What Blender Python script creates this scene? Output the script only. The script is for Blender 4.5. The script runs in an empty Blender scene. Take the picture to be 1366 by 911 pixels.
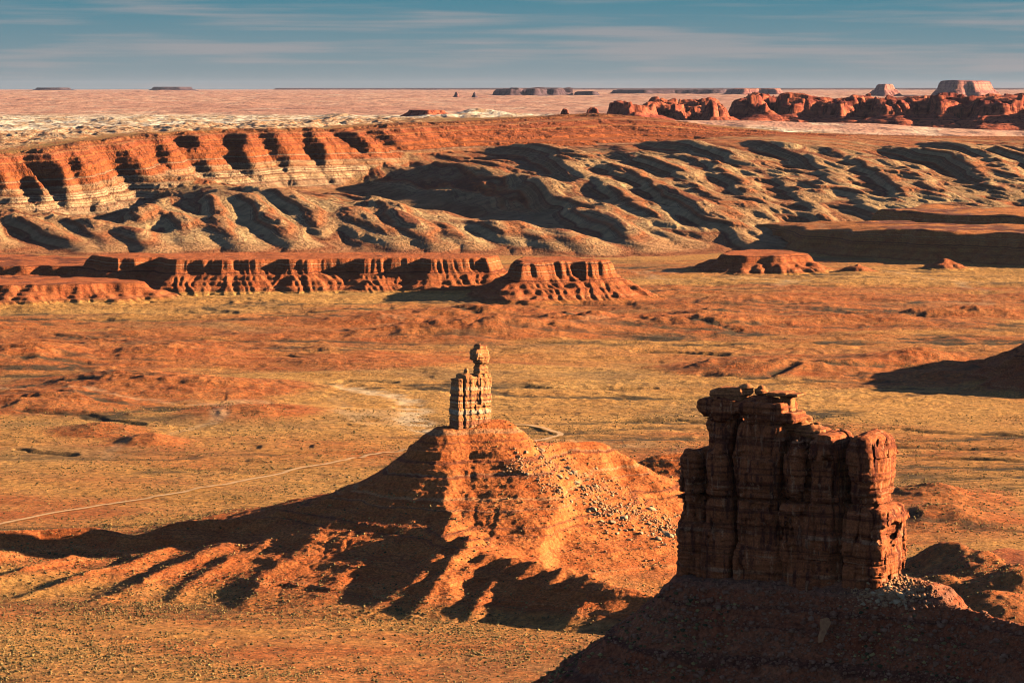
import bpy, math, random, time
import numpy as np
T0 = time.time()
def log(s): print('[%.1fs] %s' % (time.time()-T0, s), flush=True)

C = bpy.data.collections.new('desert'); bpy.context.scene.collection.children.link(C)
f32 = np.float32

# ------------------------------------------------------------------ camera geometry
F = 3873.0; HORIZON = 117.0; CAMZ = 370.0
TH = math.atan((455.5-HORIZON)/F)
def at(px, py, Y):
    """world point on the sight line of a photo pixel at ground distance Y"""
    a = (px-683)/F; b = (455.5-py)/F
    t = Y/(math.cos(TH)+b*math.sin(TH))
    return (a*t, Y, CAMZ+t*(-math.sin(TH)+b*math.cos(TH)))
def gx(px, Y): return (px-683)/F*Y*math.cos(0.09)

# ------------------------------------------------------------------ noise
def _perm(seed):
    r = np.random.RandomState(seed); p = r.permutation(256).astype(np.int32)
    return np.concatenate([p, p])
_pc = {}
def perm(seed):
    if seed not in _pc: _pc[seed] = _perm(seed)
    return _pc[seed]
_ang = np.arange(256)*2*np.pi/256
GX = np.cos(_ang).astype(f32); GY = np.sin(_ang).astype(f32)
_r = np.random.RandomState(5); G3 = _r.normal(size=(256, 3)); G3 = (G3/np.linalg.norm(G3, axis=1)[:, None]).astype(f32)
def perlin(x, y, seed=0):
    x = np.asarray(x, dtype=np.float64); y = np.asarray(y, dtype=np.float64)
    xi = np.floor(x).astype(np.int64); yi = np.floor(y).astype(np.int64)
    fx = (x-xi).astype(f32); fy = (y-yi).astype(f32); p = perm(seed)
    xi &= 255; yi &= 255
    u = fx*fx*fx*(fx*(fx*6-15)+10); v = fy*fy*fy*(fy*(fy*6-15)+10)
    px0 = p[xi]; px1 = p[xi+1]
    def g(pp, yy, dx, dy):
        h = p[pp+yy]; return GX[h]*dx+GY[h]*dy
    a = g(px0, yi, fx, fy); b = g(px1, yi, fx-1, fy)
    y1 = (yi+1) & 255
    c = g(px0, y1, fx, fy-1); d = g(px1, y1, fx-1, fy-1)
    return 1.5*(a+u*(b-a)+v*((c+u*(d-c))-(a+u*(b-a))))
def fbm(x, y, scale, octs=4, seed=0, gain=.5):
    o = 0; a = 1; s = 1/scale; n = 0
    for i in range(octs):
        c_, s_ = math.cos(.6+i*1.1), math.sin(.6+i*1.1)
        o = o+a*perlin((x*c_-y*s_)*s+i*17.3, (x*s_+y*c_)*s-i*9.1, seed+i); n += a; a *= gain; s *= 2.03
    return o/n
def ridged(x, y, scale, octs=4, seed=0, gain=.5):
    o = 0; a = 1; s = 1/scale; n = 0
    for i in range(octs):
        c_, s_ = math.cos(.5+i*1.2), math.sin(.5+i*1.2)
        o = o+a*(1-2*np.abs(perlin((x*c_-y*s_)*s+i*13.7, (x*s_+y*c_)*s+i*5.9, seed+i))); n += a; a *= gain; s *= 2.07
    return o/n
def perlin3(x, y, z, seed=0):
    xi = np.floor(x).astype(np.int32); yi = np.floor(y).astype(np.int32); zi = np.floor(z).astype(np.int32)
    fx = (x-xi).astype(f32); fy = (y-yi).astype(f32); fz = (z-zi).astype(f32); p = perm(seed)
    xi &= 255; yi &= 255; zi &= 255
    w = lambda t: t*t*t*(t*(t*6-15)+10)
    u, v, q = w(fx), w(fy), w(fz)
    def g(i, j, k):
        h = p[(p[(p[(xi+i) & 255]+yi+j) & 255]+zi+k) & 255]
        return G3[h, 0]*(fx-i)+G3[h, 1]*(fy-j)+G3[h, 2]*(fz-k)
    L = lambda a, b, t: a+t*(b-a)
    return 1.5*L(L(L(g(0,0,0), g(1,0,0), u), L(g(0,1,0), g(1,1,0), u), v),
                 L(L(g(0,0,1), g(1,0,1), u), L(g(0,1,1), g(1,1,1), u), v), q)
def smooth(a, b, x):
    t = np.clip((x-a)/(b-a), 0, 1); return t*t*(3-2*t)

# ------------------------------------------------------------------ terrain tools
def erode(h, dx, n=150, K=.02, m=.5, diff=.1, Kmap=None, keep=2):
    """stream-power erosion: water gathers downhill and cuts gullies"""
    h = h.astype(np.float64).copy(); ny, nx = h.shape; A = np.ones(ny*nx)
    idx = np.arange(ny*nx).reshape(ny, nx)
    nb = [(-1,0,1.),(1,0,1.),(0,-1,1.),(0,1,1.),(-1,-1,1.414),(-1,1,1.414),(1,-1,1.414),(1,1,1.414)]
    rs = np.random.RandomState(3); J = [1+.35*rs.rand(ny, nx) for _ in range(8)]; ji = 0
    for it in range(n):
        hp = np.pad(h, 1, mode='edge')
        best = np.zeros((ny, nx)); rec = idx.copy()
        for dy, dxx, dist in nb:
            s = (h-hp[1+dy:1+dy+ny, 1+dxx:1+dxx+nx])/(dist*dx)
            s = s*J[(ji+it) % 8]; ji += 1
            k = s > best
            best[k] = s[k]
            off = dy*nx+dxx
            rec[k] = idx[k]+off
        r = rec.ravel(); w = (best.ravel() > 0)
        for _ in range(2):
            A = 1+np.bincount(r, weights=A*w, minlength=ny*nx)
        dh = K*(A.reshape(ny, nx)*dx)**m*best
        if Kmap is not None: dh = dh*Kmap
        dh = np.minimum(dh, .4*best*dx)
        lap = hp[:-2,1:-1]+hp[2:,1:-1]+hp[1:-1,:-2]+hp[1:-1,2:]-4*h
        new = h-dh+diff*lap
        new[:keep] = h[:keep]; new[-keep:] = h[-keep:]; new[:, :keep] = h[:, :keep]; new[:, -keep:] = h[:, -keep:]
        h = new
    for _ in range(25):                                           # fill closed hollows
        hp = np.pad(h, 1, mode='edge'); m = np.full(h.shape, 1e9)
        for dy, dxx, dist in nb: m = np.minimum(m, hp[1+dy:1+dy+ny, 1+dxx:1+dxx+nx])
        h = np.maximum(h, m)
    return h, A.reshape(ny, nx)

def sample(h, x0, y0, dx, X, Y):
    """bilinear lookup into a height grid"""
    ny, nx = h.shape
    u = np.clip((X-x0)/dx, 0, nx-1.001); v = np.clip((Y-y0)/dx, 0, ny-1.001)
    i = u.astype(np.int64); j = v.astype(np.int64); a = u-i; b = v-j
    a = a*a*(3-2*a)*.5+a*.5; b = b*b*(3-2*b)*.5+b*.5
    return (h[j,i]*(1-a)+h[j,i+1]*a)*(1-b)+(h[j+1,i]*(1-a)+h[j+1,i+1]*a)*b

def seg_field(X, Y, line):
    """distance to a 3D polyline in plan, and the crest height at the nearest point"""
    bd = np.full(X.shape, 1e9); bz = np.zeros(X.shape); bs = np.zeros(X.shape); acc = 0
    for (x0, y0, z0), (x1, y1, z1) in zip(line[:-1], line[1:]):
        vx, vy = x1-x0, y1-y0; L2 = vx*vx+vy*vy+1e-9
        t = np.clip(((X-x0)*vx+(Y-y0)*vy)/L2, 0, 1)
        d = np.hypot(X-x0-t*vx, Y-y0-t*vy); k = d < bd
        bd[k] = d[k]; bz[k] = (z0+t*(z1-z0))[k]; bs[k] = (acc+t*math.sqrt(L2))[k]; acc += math.sqrt(L2)
    return bd, bz, bs

def poly_s(X, Y, pts):
    """running length of the outline at its nearest point"""
    d = np.full(X.shape, 1e12); s = np.zeros(X.shape); n = len(pts); acc = 0
    for i in range(n):
        x0, y0 = pts[i]; x1, y1 = pts[(i+1) % n]; vx, vy = x1-x0, y1-y0; L = math.hypot(vx, vy)
        t = np.clip(((X-x0)*vx+(Y-y0)*vy)/(L*L+1e-9), 0, 1); q = (X-x0-t*vx)**2+(Y-y0-t*vy)**2
        k = q < d; d[k] = q[k]; s[k] = (acc+t*L)[k]
        tb = t >= 1; s[k & tb] += (.6*np.arctan2(np.abs(vx*(Y-y1)-vy*(X-x1)), 1+np.abs((X-x1)*vx+(Y-y1)*vy))*20)[k & tb]; acc += L
    return s
def poly_sdf(X, Y, pts):
    """signed distance to a closed outline, positive inside"""
    d = np.full(X.shape, 1e12); ins = np.zeros(X.shape, bool); n = len(pts)
    for i in range(n):
        x0, y0 = pts[i]; x1, y1 = pts[(i+1) % n]; vx, vy = x1-x0, y1-y0
        t = np.clip(((X-x0)*vx+(Y-y0)*vy)/(vx*vx+vy*vy+1e-9), 0, 1)
        d = np.minimum(d, (X-x0-t*vx)**2+(Y-y0-t*vy)**2)
        if y0 != y1:
            c = ((y0 > Y) != (y1 > Y)) & (X < (x1-x0)*(Y-y0)/(y1-y0)+x0); ins ^= c
    return np.where(ins, 1, -1)*np.sqrt(d)

def rbf(points, X, Y, reg=1e-3):
    P = np.array(points, float); s = 1000.0
    A = np.hypot(P[:,0,None]-P[None,:,0], P[:,1,None]-P[None,:,1])/s
    n = len(P); M = np.zeros((n+3, n+3)); M[:n,:n] = A+np.eye(n)*reg
    M[:n,n] = 1; M[:n,n+1] = P[:,0]/s; M[:n,n+2] = P[:,1]/s; M[n:,:n] = M[:n,n:].T
    w = np.linalg.solve(M, np.concatenate([P[:,2], [0,0,0]]))
    out = w[n]+w[n+1]*X/s+w[n+2]*Y/s
    for i in range(n): out = out+w[i]*np.hypot(X-P[i,0], Y-P[i,1])/s
    return out

def hit(px, py, Hf, y0, y1, n=700):
    px = np.atleast_1d(np.asarray(px, float)); py = np.atleast_1d(np.asarray(py, float)); out = np.full((len(px), 3), np.nan); todo = np.ones(len(px), bool)
    for Y in np.linspace(y0, y1, n):
        a = (px-683)/F; b = (455.5-py)/F; t = Y/(math.cos(TH)+b*math.sin(TH)); x = a*t; z = CAMZ+t*(-math.sin(TH)+b*math.cos(TH))
        zz = Hf(x, np.full_like(x, Y)); k = todo & (z <= zz); out[k] = np.stack([x, np.full_like(x, Y), zz], 1)[k]; todo &= ~k
    return out

# ------------------------------------------------------------------ mesh tools
def link(name, me, mat=None, parent=None, loc=None):
    o = bpy.data.objects.new(name, me); C.objects.link(o)
    if mat: me.materials.append(mat)
    if parent: o.parent = parent
    if loc: o.location = loc
    return o
def tag(o, label=None, cat=None, group=None, kind=None):
    if label: o['label'] = label
    if cat: o['category'] = cat
    if group: o['group'] = group
    if kind: o['kind'] = kind
    return o
def empty(name, loc):
    o = bpy.data.objects.new(name, None); C.objects.link(o); o.location = loc; o.empty_display_size = 5; return o
def raw_mesh(name, V, Q, smooth_=True):
    me = bpy.data.meshes.new(name); k = Q.shape[1]
    me.vertices.add(len(V)); me.vertices.foreach_set('co', np.ascontiguousarray(V, f32).ravel())
    me.loops.add(Q.size); me.loops.foreach_set('vertex_index', np.ascontiguousarray(Q, np.int32).ravel())
    me.polygons.add(len(Q)); me.polygons.foreach_set('loop_start', np.arange(0, Q.size, k, dtype=np.int32))
    me.polygons.foreach_set('loop_total', np.full(len(Q), k, np.int32))
    if smooth_: me.polygons.foreach_set('use_smooth', np.ones(len(Q), bool))
    me.update(calc_edges=True); return me
def attr(me, name, vals):
    a = me.attributes.new(name, 'FLOAT', 'POINT'); a.data.foreach_set('value', np.ascontiguousarray(vals, f32).ravel())
def grid_mesh(name, X, Y, Z, attrs={}, keep=None, origin=(0,0,0)):
    ny, nx = Z.shape; idx = np.arange(ny*nx).reshape(ny, nx)
    Q = np.stack([idx[:-1,:-1], idx[:-1,1:], idx[1:,1:], idx[1:,:-1]], -1).reshape(-1, 4)
    V = np.stack([X-origin[0], Y-origin[1], Z-origin[2]], -1).reshape(-1, 3)
    A = {k: np.asarray(v, f32).ravel() for k, v in attrs.items()}
    if keep is not None:
        kv = keep.ravel(); kq = kv[Q].any(1); Q = Q[kq]
        used = np.zeros(len(V), bool); used[Q.ravel()] = True
        mp = np.cumsum(used)-1; Q = mp[Q]; V = V[used]; A = {k: v[used] for k, v in A.items()}
    me = raw_mesh(name, V, Q)
    for k, v in A.items(): attr(me, k, v)
    return me

def surface_nets(D, org, h):
    """mesh the zero level of a distance grid D[x,y,z] (negative inside)"""
    s = D < 0; nx, ny, nz = D.shape
    c = np.zeros((nx-1, ny-1, nz-1), np.int8)
    for i in (0,1):
        for j in (0,1):
            for k in (0,1): c += s[i:nx-1+i, j:ny-1+j, k:nz-1+k]
    act = (c > 0) & (c < 8); I, J, K = np.nonzero(act); n = len(I)
    ids = np.full(act.shape, -1, np.int32); ids[I, J, K] = np.arange(n)
    acc = np.zeros((n, 3)); cnt = np.zeros(n)
    for ax in range(3):
        o = [a for a in range(3) if a != ax]
        for p in (0,1):
            for q in (0,1):
                a = [0,0,0]; a[o[0]] = p; a[o[1]] = q; b = list(a); b[ax] = 1
                va = D[I+a[0], J+a[1], K+a[2]]; vb = D[I+b[0], J+b[1], K+b[2]]
                cr = (va < 0) != (vb < 0); t = np.where(cr, va/np.where(cr, va-vb, 1), 0)
                pos = np.stack([np.full(n, float(x)) for x in a], 1); pos[:, ax] = t
                acc[cr] += pos[cr]; cnt[cr] += 1
    V = (acc/cnt[:, None]+np.stack([I, J, K], 1))*h+np.array(org)
    Qs = []
    for ax in range(3):
        A = D < 0
        sl = [slice(1, -1)]*3; sl2 = [slice(1, -1)]*3; sl[ax] = slice(0, -1); sl2[ax] = slice(1, None)
        a, b = A[tuple(sl)], A[tuple(sl2)]; I2, J2, K2 = np.nonzero(a != b); fl = a[I2, J2, K2]
        o = [1,1,1]; o[ax] = 0; base = np.stack([I2+o[0], J2+o[1], K2+o[2]], 1)
        e1 = np.zeros(3, int); e2 = np.zeros(3, int); e1[(ax+1) % 3] = 1; e2[(ax+2) % 3] = 1
        g = lambda v: ids[v[:,0], v[:,1], v[:,2]]
        q = np.stack([g(base-e1-e2), g(base-e2), g(base), g(base-e1)], 1)
        q[~fl] = q[~fl][:, ::-1]; Qs.append(q)
    Q = np.concatenate(Qs); return V, Q[(Q >= 0).all(1)]

# ------------------------------------------------------------------ materials
class NT:
    def __init__(s, name):
        s.m = bpy.data.materials.new(name); s.m.use_nodes = True; s.t = s.m.node_tree; s.t.nodes.clear()
        s.out = s.n('ShaderNodeOutputMaterial'); s.b = s.n('ShaderNodeBsdfPrincipled')
        s.b.inputs['Roughness'].default_value = .95; s.b.inputs['Specular IOR Level'].default_value = .1
        s.t.links.new(s.b.outputs[0], s.out.inputs[0])
        s.pos = s.n('ShaderNodeNewGeometry').outputs['Position']
    def n(s, k): return s.t.nodes.new(k)
    def put(s, inp, v):
        if isinstance(v, bpy.types.NodeSocket): s.t.links.new(v, inp)
        elif v is not None:
            if inp.type == 'RGBA' and len(v) == 3: v = (*v, 1)
            inp.default_value = v
    def attr(s, name):
        a = s.n('ShaderNodeAttribute'); a.attribute_name = name; return a.outputs['Fac']
    def math(s, op, a, b=None, c=None, clamp=False):
        m = s.n('ShaderNodeMath'); m.operation = op; m.use_clamp = clamp
        for i, v in enumerate((a, b, c)): s.put(m.inputs[i], v)
        return m.outputs[0]
    def scale(s, v, sc):
        m = s.n('ShaderNodeVectorMath'); m.operation = 'MULTIPLY'; s.put(m.inputs[0], v); m.inputs[1].default_value = sc; return m.outputs[0]
    def noise(s, vec, scale, detail=4, rough=.55, dist=0):
        m = s.n('ShaderNodeTexNoise'); s.put(m.inputs['Vector'], vec); m.inputs['Scale'].default_value = scale
        m.inputs['Detail'].default_value = detail; m.inputs['Roughness'].default_value = rough; m.inputs['Distortion'].default_value = dist
        return m.outputs['Fac']
    def noise1(s, w, scale, detail=3, rough=.6):
        m = s.n('ShaderNodeTexNoise'); m.noise_dimensions = '1D'; s.put(m.inputs['W'], w); m.inputs['Scale'].default_value = scale
        m.inputs['Detail'].default_value = detail; m.inputs['Roughness'].default_value = rough; return m.outputs['Fac']
    def voro(s, vec, scale, out='Distance', rnd=1):
        m = s.n('ShaderNodeTexVoronoi'); s.put(m.inputs['Vector'], vec); m.inputs['Scale'].default_value = scale
        m.inputs['Randomness'].default_value = rnd; return m.outputs[out]
    def rng(s, v, a, b, c=0, d=1, sm=False):
        m = s.n('ShaderNodeMapRange'); m.interpolation_type = 'SMOOTHSTEP' if sm else 'LINEAR'
        s.put(m.inputs[0], v)
        for i, x in enumerate((a, b, c, d)): m.inputs[1+i].default_value = x
        return m.outputs[0]
    def ramp(s, v, stops):
        m = s.n('ShaderNodeValToRGB'); s.put(m.inputs[0], v); e = m.color_ramp.elements
        while len(e) > 1: e.remove(e[0])
        e[0].position = stops[0][0]; e[0].color = (*stops[0][1], 1)
        for p, c in stops[1:]:
            q = e.new(p); q.color = (*c, 1)
        return m.outputs[0]
    def mix(s, fac, a, b, kind='MIX'):
        m = s.n('ShaderNodeMix'); m.data_type = 'RGBA'; m.blend_type = kind; s.put(m.inputs[0], fac)
        s.put(m.inputs[6], a); s.put(m.inputs[7], b); return m.outputs[2]
    def grey(s, v):
        m = s.n('ShaderNodeCombineColor')
        for i in range(3): s.put(m.inputs[i], v)
        return m.outputs[0]
    def bump(s, h, strength, dist):
        m = s.n('ShaderNodeBump'); s.put(m.inputs['Height'], h); m.inputs['Strength'].default_value = strength
        m.inputs['Distance'].default_value = dist; s.t.links.new(m.outputs[0], s.b.inputs['Normal'])
    def up(s):
        g = s.n('ShaderNodeNewGeometry'); x = s.n('ShaderNodeSeparateXYZ'); s.t.links.new(g.outputs['True Normal'], x.inputs[0]); return x.outputs[2]
    def done(s, col):
        s.put(s.b.inputs['Base Color'], col); return s.m

RED = (.42, .105, .028); RED2 = (.50, .16, .045); TAN = (.50, .225, .06); STRAW = (.62, .31, .09)
SCRUB = (.085, .075, .032); OLIVE = (.25, .14, .06); BROWN = (.19, .062, .028); CREAM = (.62, .47, .29); MAROON = (.19, .05, .028)

def ground_colour(t, patch=1.0):
    """desert floor: straw grass, red soil and dark scrub in patches of several sizes"""
    p = t.scale(t.pos, (.5, 1, 1))
    big = t.noise(p, .0016*patch, 5, .6, .4); mid = t.noise(p, .012*patch, 4, .6); fine = t.noise(t.pos, .16, 3, .7)
    red = t.attr('red')
    straw = t.mix(t.rng(mid, .38, .62), TAN, STRAW)
    soil = t.mix(t.rng(t.noise(p, .03, 3), .35, .65), RED2, RED)
    v = t.math('ADD', t.math('MULTIPLY', big, .75), t.math('MULTIPLY', mid, .3))
    v = t.math('ADD', v, t.math('MULTIPLY', red, .32))
    col = t.mix(t.rng(v, .47, .62, sm=True), straw, soil)
    ol = t.noise(t.scale(t.pos, (.7, 1, 1)), .0042*patch, 5, .65, .3)
    col = t.mix(t.math('MULTIPLY', t.rng(ol, .52, .66, sm=True), t.rng(red, 0, .8, .6, .1)), col, OLIVE)
    sp = t.voro(t.pos, .42); den = t.noise(p, .006, 4, .65)
    spn = t.noise(t.pos, .35, 4, .75)
    m = t.math('MULTIPLY', t.rng(spn, .53, .60), t.rng(den, .30, .62, .15, .85))
    col = t.mix(m, col, SCRUB)
    sp2 = t.noise(t.pos, .09, 4, .75)
    col = t.mix(t.math('MULTIPLY', t.rng(sp2, .52, .60), .5), col, (.19, .095, .042))
    col = t.mix(.7, col, t.mix(1, col, t.grey(t.rng(fine, .36, .64, .5, 1.5)), 'MULTIPLY'))
    t.bump(t.math('ADD', t.math('MULTIPLY', spn, 1.2), t.math('MULTIPLY', t.noise(t.pos, .06, 5, .65), 3.0)), .8, 1.6)
    return col
def mat_ground():
    t = NT('desert_floor'); col = ground_colour(t)
    w = t.attr('wash'); wn = t.noise(t.pos, .03, 3)
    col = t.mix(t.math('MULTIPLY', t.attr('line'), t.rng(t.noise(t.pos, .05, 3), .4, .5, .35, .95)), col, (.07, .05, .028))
    col = t.mix(t.math('MULTIPLY', w, t.rng(wn, .38, .55)), col, (.62, .42, .24))
    return t.done(col)
def mat_slope(name, base=RED, alt=RED2, band=BROWN, light=CREAM, freq=.16, scrub=.5, floor=True, bump=1.0, lightw=.25):
    """weathered red talus: bedding bands, rubble, scrub; fades into the desert floor where attribute foot is low"""
    t = NT(name); s = t.attr('strat')
    w = t.math('ADD', s, t.rng(t.noise(t.pos, .03, 3), 0, 1, -3, 3))
    b = t.noise1(w, freq, 4, .65); mid = t.noise(t.pos, .05, 5, .6); fine = t.noise(t.pos, .45, 4, .7)
    col = t.mix(t.rng(mid, .35, .65), base, alt)
    col = t.mix(t.rng(b, .53, .64), col, band)
    col = t.mix(t.math('MULTIPLY', t.rng(t.noise1(w, freq*.7, 3), .60, .66), lightw), col, light)
    flat = t.rng(t.up(), .80, .97)
    sn = t.noise(t.pos, .38, 4, .75)
    col = t.mix(t.math('MULTIPLY', t.math('MULTIPLY', t.rng(sn, .53, .62), flat), scrub), col, SCRUB)
    rn = t.noise(t.pos, .8, 3, .8)
    col = t.mix(t.math('MULTIPLY', t.rng(rn, .64, .72), .5), col, (.6, .38, .22))
    col = t.mix(.75, col, t.mix(1, col, t.grey(t.rng(fine, .36, .64, .45, 1.55)), 'MULTIPLY'))
    if floor:
        t2 = ground_colour(t); f = t.math('ADD', t.attr('foot'), t.rng(t.noise(t.pos, .02, 4), 0, 1, -4, 4))
        col = t.mix(t.rng(f, 3, 9, sm=True), t2, col)
    t.bump(t.math('ADD', t.math('ADD', t.math('MULTIPLY', mid, 3), fine), t.math('MULTIPLY', b, 1.5)), .9*bump, 1.4*bump)
    return t.done(col)
def mat_tower(name, base, dark, light, freq=.35, band=None, streak=.5, sc=1.0, lw=.6, dw=1.0):
    """bedded sandstone: thin horizontal beds, vertical desert varnish, pitted surface. Beds follow world height."""
    t = NT(name); x = t.n('ShaderNodeSeparateXYZ'); t.put(x.inputs[0], t.pos); z = x.outputs[2]
    w = t.math('ADD', z, t.rng(t.noise(t.pos, .06, 3), 0, 1, -1.2, 1.2))
    b = t.noise1(w, freq, 5, .7); mid = t.noise(t.pos, .10, 5, .6); fine = t.noise(t.pos, 1.1, 4, .7)
    col = t.mix(t.rng(mid, .35, .65), base, tuple(c*1.25 for c in base))
    col = t.mix(t.math('MULTIPLY', t.rng(b, .50, .62), dw), col, dark)
    col = t.mix(t.math('MULTIPLY', t.math('MULTIPLY', t.rng(t.noise1(w, freq*.8, 3), .60, .66), lw), t.rng(t.noise(t.pos, .12, 3), .42, .58)), col, light)
    v = t.noise(t.scale(t.pos, (1, 1, .08)), .28, 4, .65)
    col = t.mix(t.math('MULTIPLY', t.rng(v, .50, .62), streak), col, dark)
    v2 = t.noise(t.scale(t.pos, (1, 1, .12)), .5, 3, .65)
    col = t.mix(t.math('MULTIPLY', t.rng(v2, .58, .68), streak*.6), col, light)
    if band:
        for (z0, z1, c) in band:
            m = t.math('MULTIPLY', t.rng(w, z0-.4, z0+.4), t.rng(w, z1-.4, z1+.4, 1, 0))
            col = t.mix(t.math('MULTIPLY', m, t.rng(t.noise(t.pos, .5, 3), .35, .5, .5, 1)), col, c)
    col = t.mix(.7, col, t.mix(1, col, t.grey(t.rng(fine, .36, .64, .5, 1.5)), 'MULTIPLY'))
    t.bump(t.math('ADD', t.math('ADD', t.math('MULTIPLY', mid, 1.5), t.math('MULTIPLY', fine, .5)), b), .5, .45*sc)
    return t.done(col)
def mat_hills():
    t = NT('banded_hills'); s = t.attr('strat'); cl = t.attr('cliff'); ap = t.attr('apron')
    n3 = t.noise(t.pos, .004, 4); nf = t.noise(t.pos, .03, 5, .65); nx = t.noise(t.pos, .12, 4, .7)
    w = t.math('ADD', s, t.rng(n3, 0, 1, -7, 7))
    c = t.rng(w, -190, 5)
    CR = (.50, .38, .24); OR = (.37, .105, .035); RB = (.22, .065, .03); GY = (.28, .21, .14)
    P = lambda d: (d+190)/195
    stops = [(0, GY), (P(-178), (.42, .33, .2)), (P(-168), (.2, .13, .09)), (P(-160), CR), (P(-150), (.3, .2, .13)), (P(-143), CR), (P(-133), (.44, .31, .18)),
             (P(-126), (.27, .13, .07)), (P(-121), CR), (P(-111), CR), (P(-106), (.36, .17, .08)), (P(-98), (.42, .27, .15)), (P(-93), CR), (P(-88), OR),
             (P(-76), OR), (P(-73), CR), (P(-70), OR), (P(-58), (.42, .13, .04)), (P(-50), OR), (P(-42), (.30, .08, .03)), (P(-36), OR), (P(-30), (.36, .10, .035)),
             (P(-26), (.55, .27, .10)), (P(-22), (.40, .11, .04)), (P(-15), (.30, .08, .035)), (P(-11), (.52, .27, .12)), (P(-7), (.30, .08, .035)), (1, (.30, .15, .06))]
    cc = t.ramp(c, stops)
    a = t.ramp(t.rng(t.math('ADD', ap, t.rng(n3, 0, 1, -4, 4)), -80, 60),
        [(0, MAROON), (.12, (.42, .28, .15)), (.2, (.26, .08, .04)), (.27, (.46, .30, .15)), (.34, (.30, .20, .11)), (.40, (.42, .13, .045)), (.44, (.50, .34, .17)),
         (.50, (.30, .19, .10)), (.55, (.52, .35, .18)), (.60, (.30, .11, .05)), (.64, (.52, .36, .19)), (.72, (.48, .34, .18)), (.77, (.42, .15, .06)), (.83, (.54, .38, .20)),
         (.90, (.30, .10, .05)), (1, (.42, .30, .15))])
    fb = t.noise1(t.math('ADD', ap, t.math('MULTIPLY', n3, 10)), .16, 4, .7)
    a = t.mix(t.rng(fb, .50, .57), a, t.mix(.65, a, (.15, .055, .035)))
    a = t.mix(t.rng(t.attr('redder'), 0, 1), a, t.mix(.5, a, (.34, .13, .055)))
    fc = t.noise1(w, .3, 4, .7)
    cc = t.mix(t.rng(fc, .48, .55), cc, t.mix(.75, cc, (.18, .065, .04)))
    col = t.mix(cl, a, cc)
    top = t.attr('top')
    tc = t.mix(t.rng(nf, .4, .6), (.38, .25, .09), (.30, .12, .05))
    col = t.mix(top, col, tc)
    col = t.mix(t.attr('white'), col, t.mix(t.rng(nf, .44, .56), (.74, .60, .43), (.40, .22, .12)))
    col = t.mix(.6, col, t.mix(1, col, (1.05, .80, .60), 'MULTIPLY'))
    col = t.mix(.7, col, t.mix(1, col, t.grey(t.rng(nf, .36, .64, .6, 1.4)), 'MULTIPLY'))
    col = t.mix(t.math('MULTIPLY', t.rng(nx, .53, .62), .5), col, t.mix(.7, col, (.08, .06, .03)))
    t.bump(t.math('ADD', t.math('MULTIPLY', nf, 4), t.math('MULTIPLY', nx, 1.6)), 1.0, 3.5)
    return t.done(col)
def mat_far():
    t = NT('far_plain'); p = t.scale(t.pos, (1, .3, 1))
    a = t.noise(p, .0007, 6, .65, .5); b = t.noise(p, .0035, 5, .7); w = t.attr('white'); c = t.noise(t.pos, .008, 5, .7)
    col = t.mix(t.rng(a, .35, .65), (.52, .24, .165), (.62, .34, .22))
    col = t.mix(t.rng(b, .50, .62), col, (.44, .20, .13))
    col = t.mix(t.math('MULTIPLY', t.rng(b, .36, .44, 1, 0), .6), col, (.66, .50, .36))
    col = t.mix(t.math('MULTIPLY', t.rng(c, .54, .60), .85), col, (.13, .07, .06))
    slick = t.mix(t.rng(c, .44, .54), (.72, .60, .44), (.42, .26, .15))
    col = t.mix(w, col, slick)
    t.bump(t.math('ADD', t.math('MULTIPLY', b, 20), t.math('MULTIPLY', c, 10)), .8, 1.5)
    return t.done(col)
def mat_far_mesa(name, c1, c2, sc=1.0):
    t = NT(name); s = t.attr('strat'); n = t.noise(t.pos, .01/sc, 4, .65); nn = t.noise(t.scale(t.pos, (1, 1, .2)), .04/sc, 4, .65)
    w = t.math('ADD', s, t.math('MULTIPLY', n, 12*sc)); b = t.noise1(w, .05/sc, 4, .7)
    col = t.mix(t.rng(b, .42, .58), c1, c2); col = t.mix(t.rng(nn, .50, .62), col, tuple(x*.45 for x in c2))
    t.bump(t.math('ADD', nn, n), .7, 6*sc); return t.done(col)

# ------------------------------------------------------------------ radial sheets (finer where the view is narrow)
def radial(rows, half=.205, step=.0004, wide=None):
    a = np.arange(-half, half+step, step)
    if wide:
        e = half+np.cumsum(np.linspace(step*3, wide*.06, 40)); a = np.concatenate([-e[::-1], a, e])
    A, Yr = np.meshgrid(a, rows); return A*Yr, Yr*np.ones_like(A)
def gauss(X, Y, px, py, Y0, wx, wy, h, rot=0.):
    x0, y0 = gx(px, Y0), Y0; u = (X-x0)*math.cos(rot)+(Y-y0)*math.sin(rot); v = -(X-x0)*math.sin(rot)+(Y-y0)*math.cos(rot)
    return h*np.exp(-(u/wx)**2-(v/wy)**2)

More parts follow.
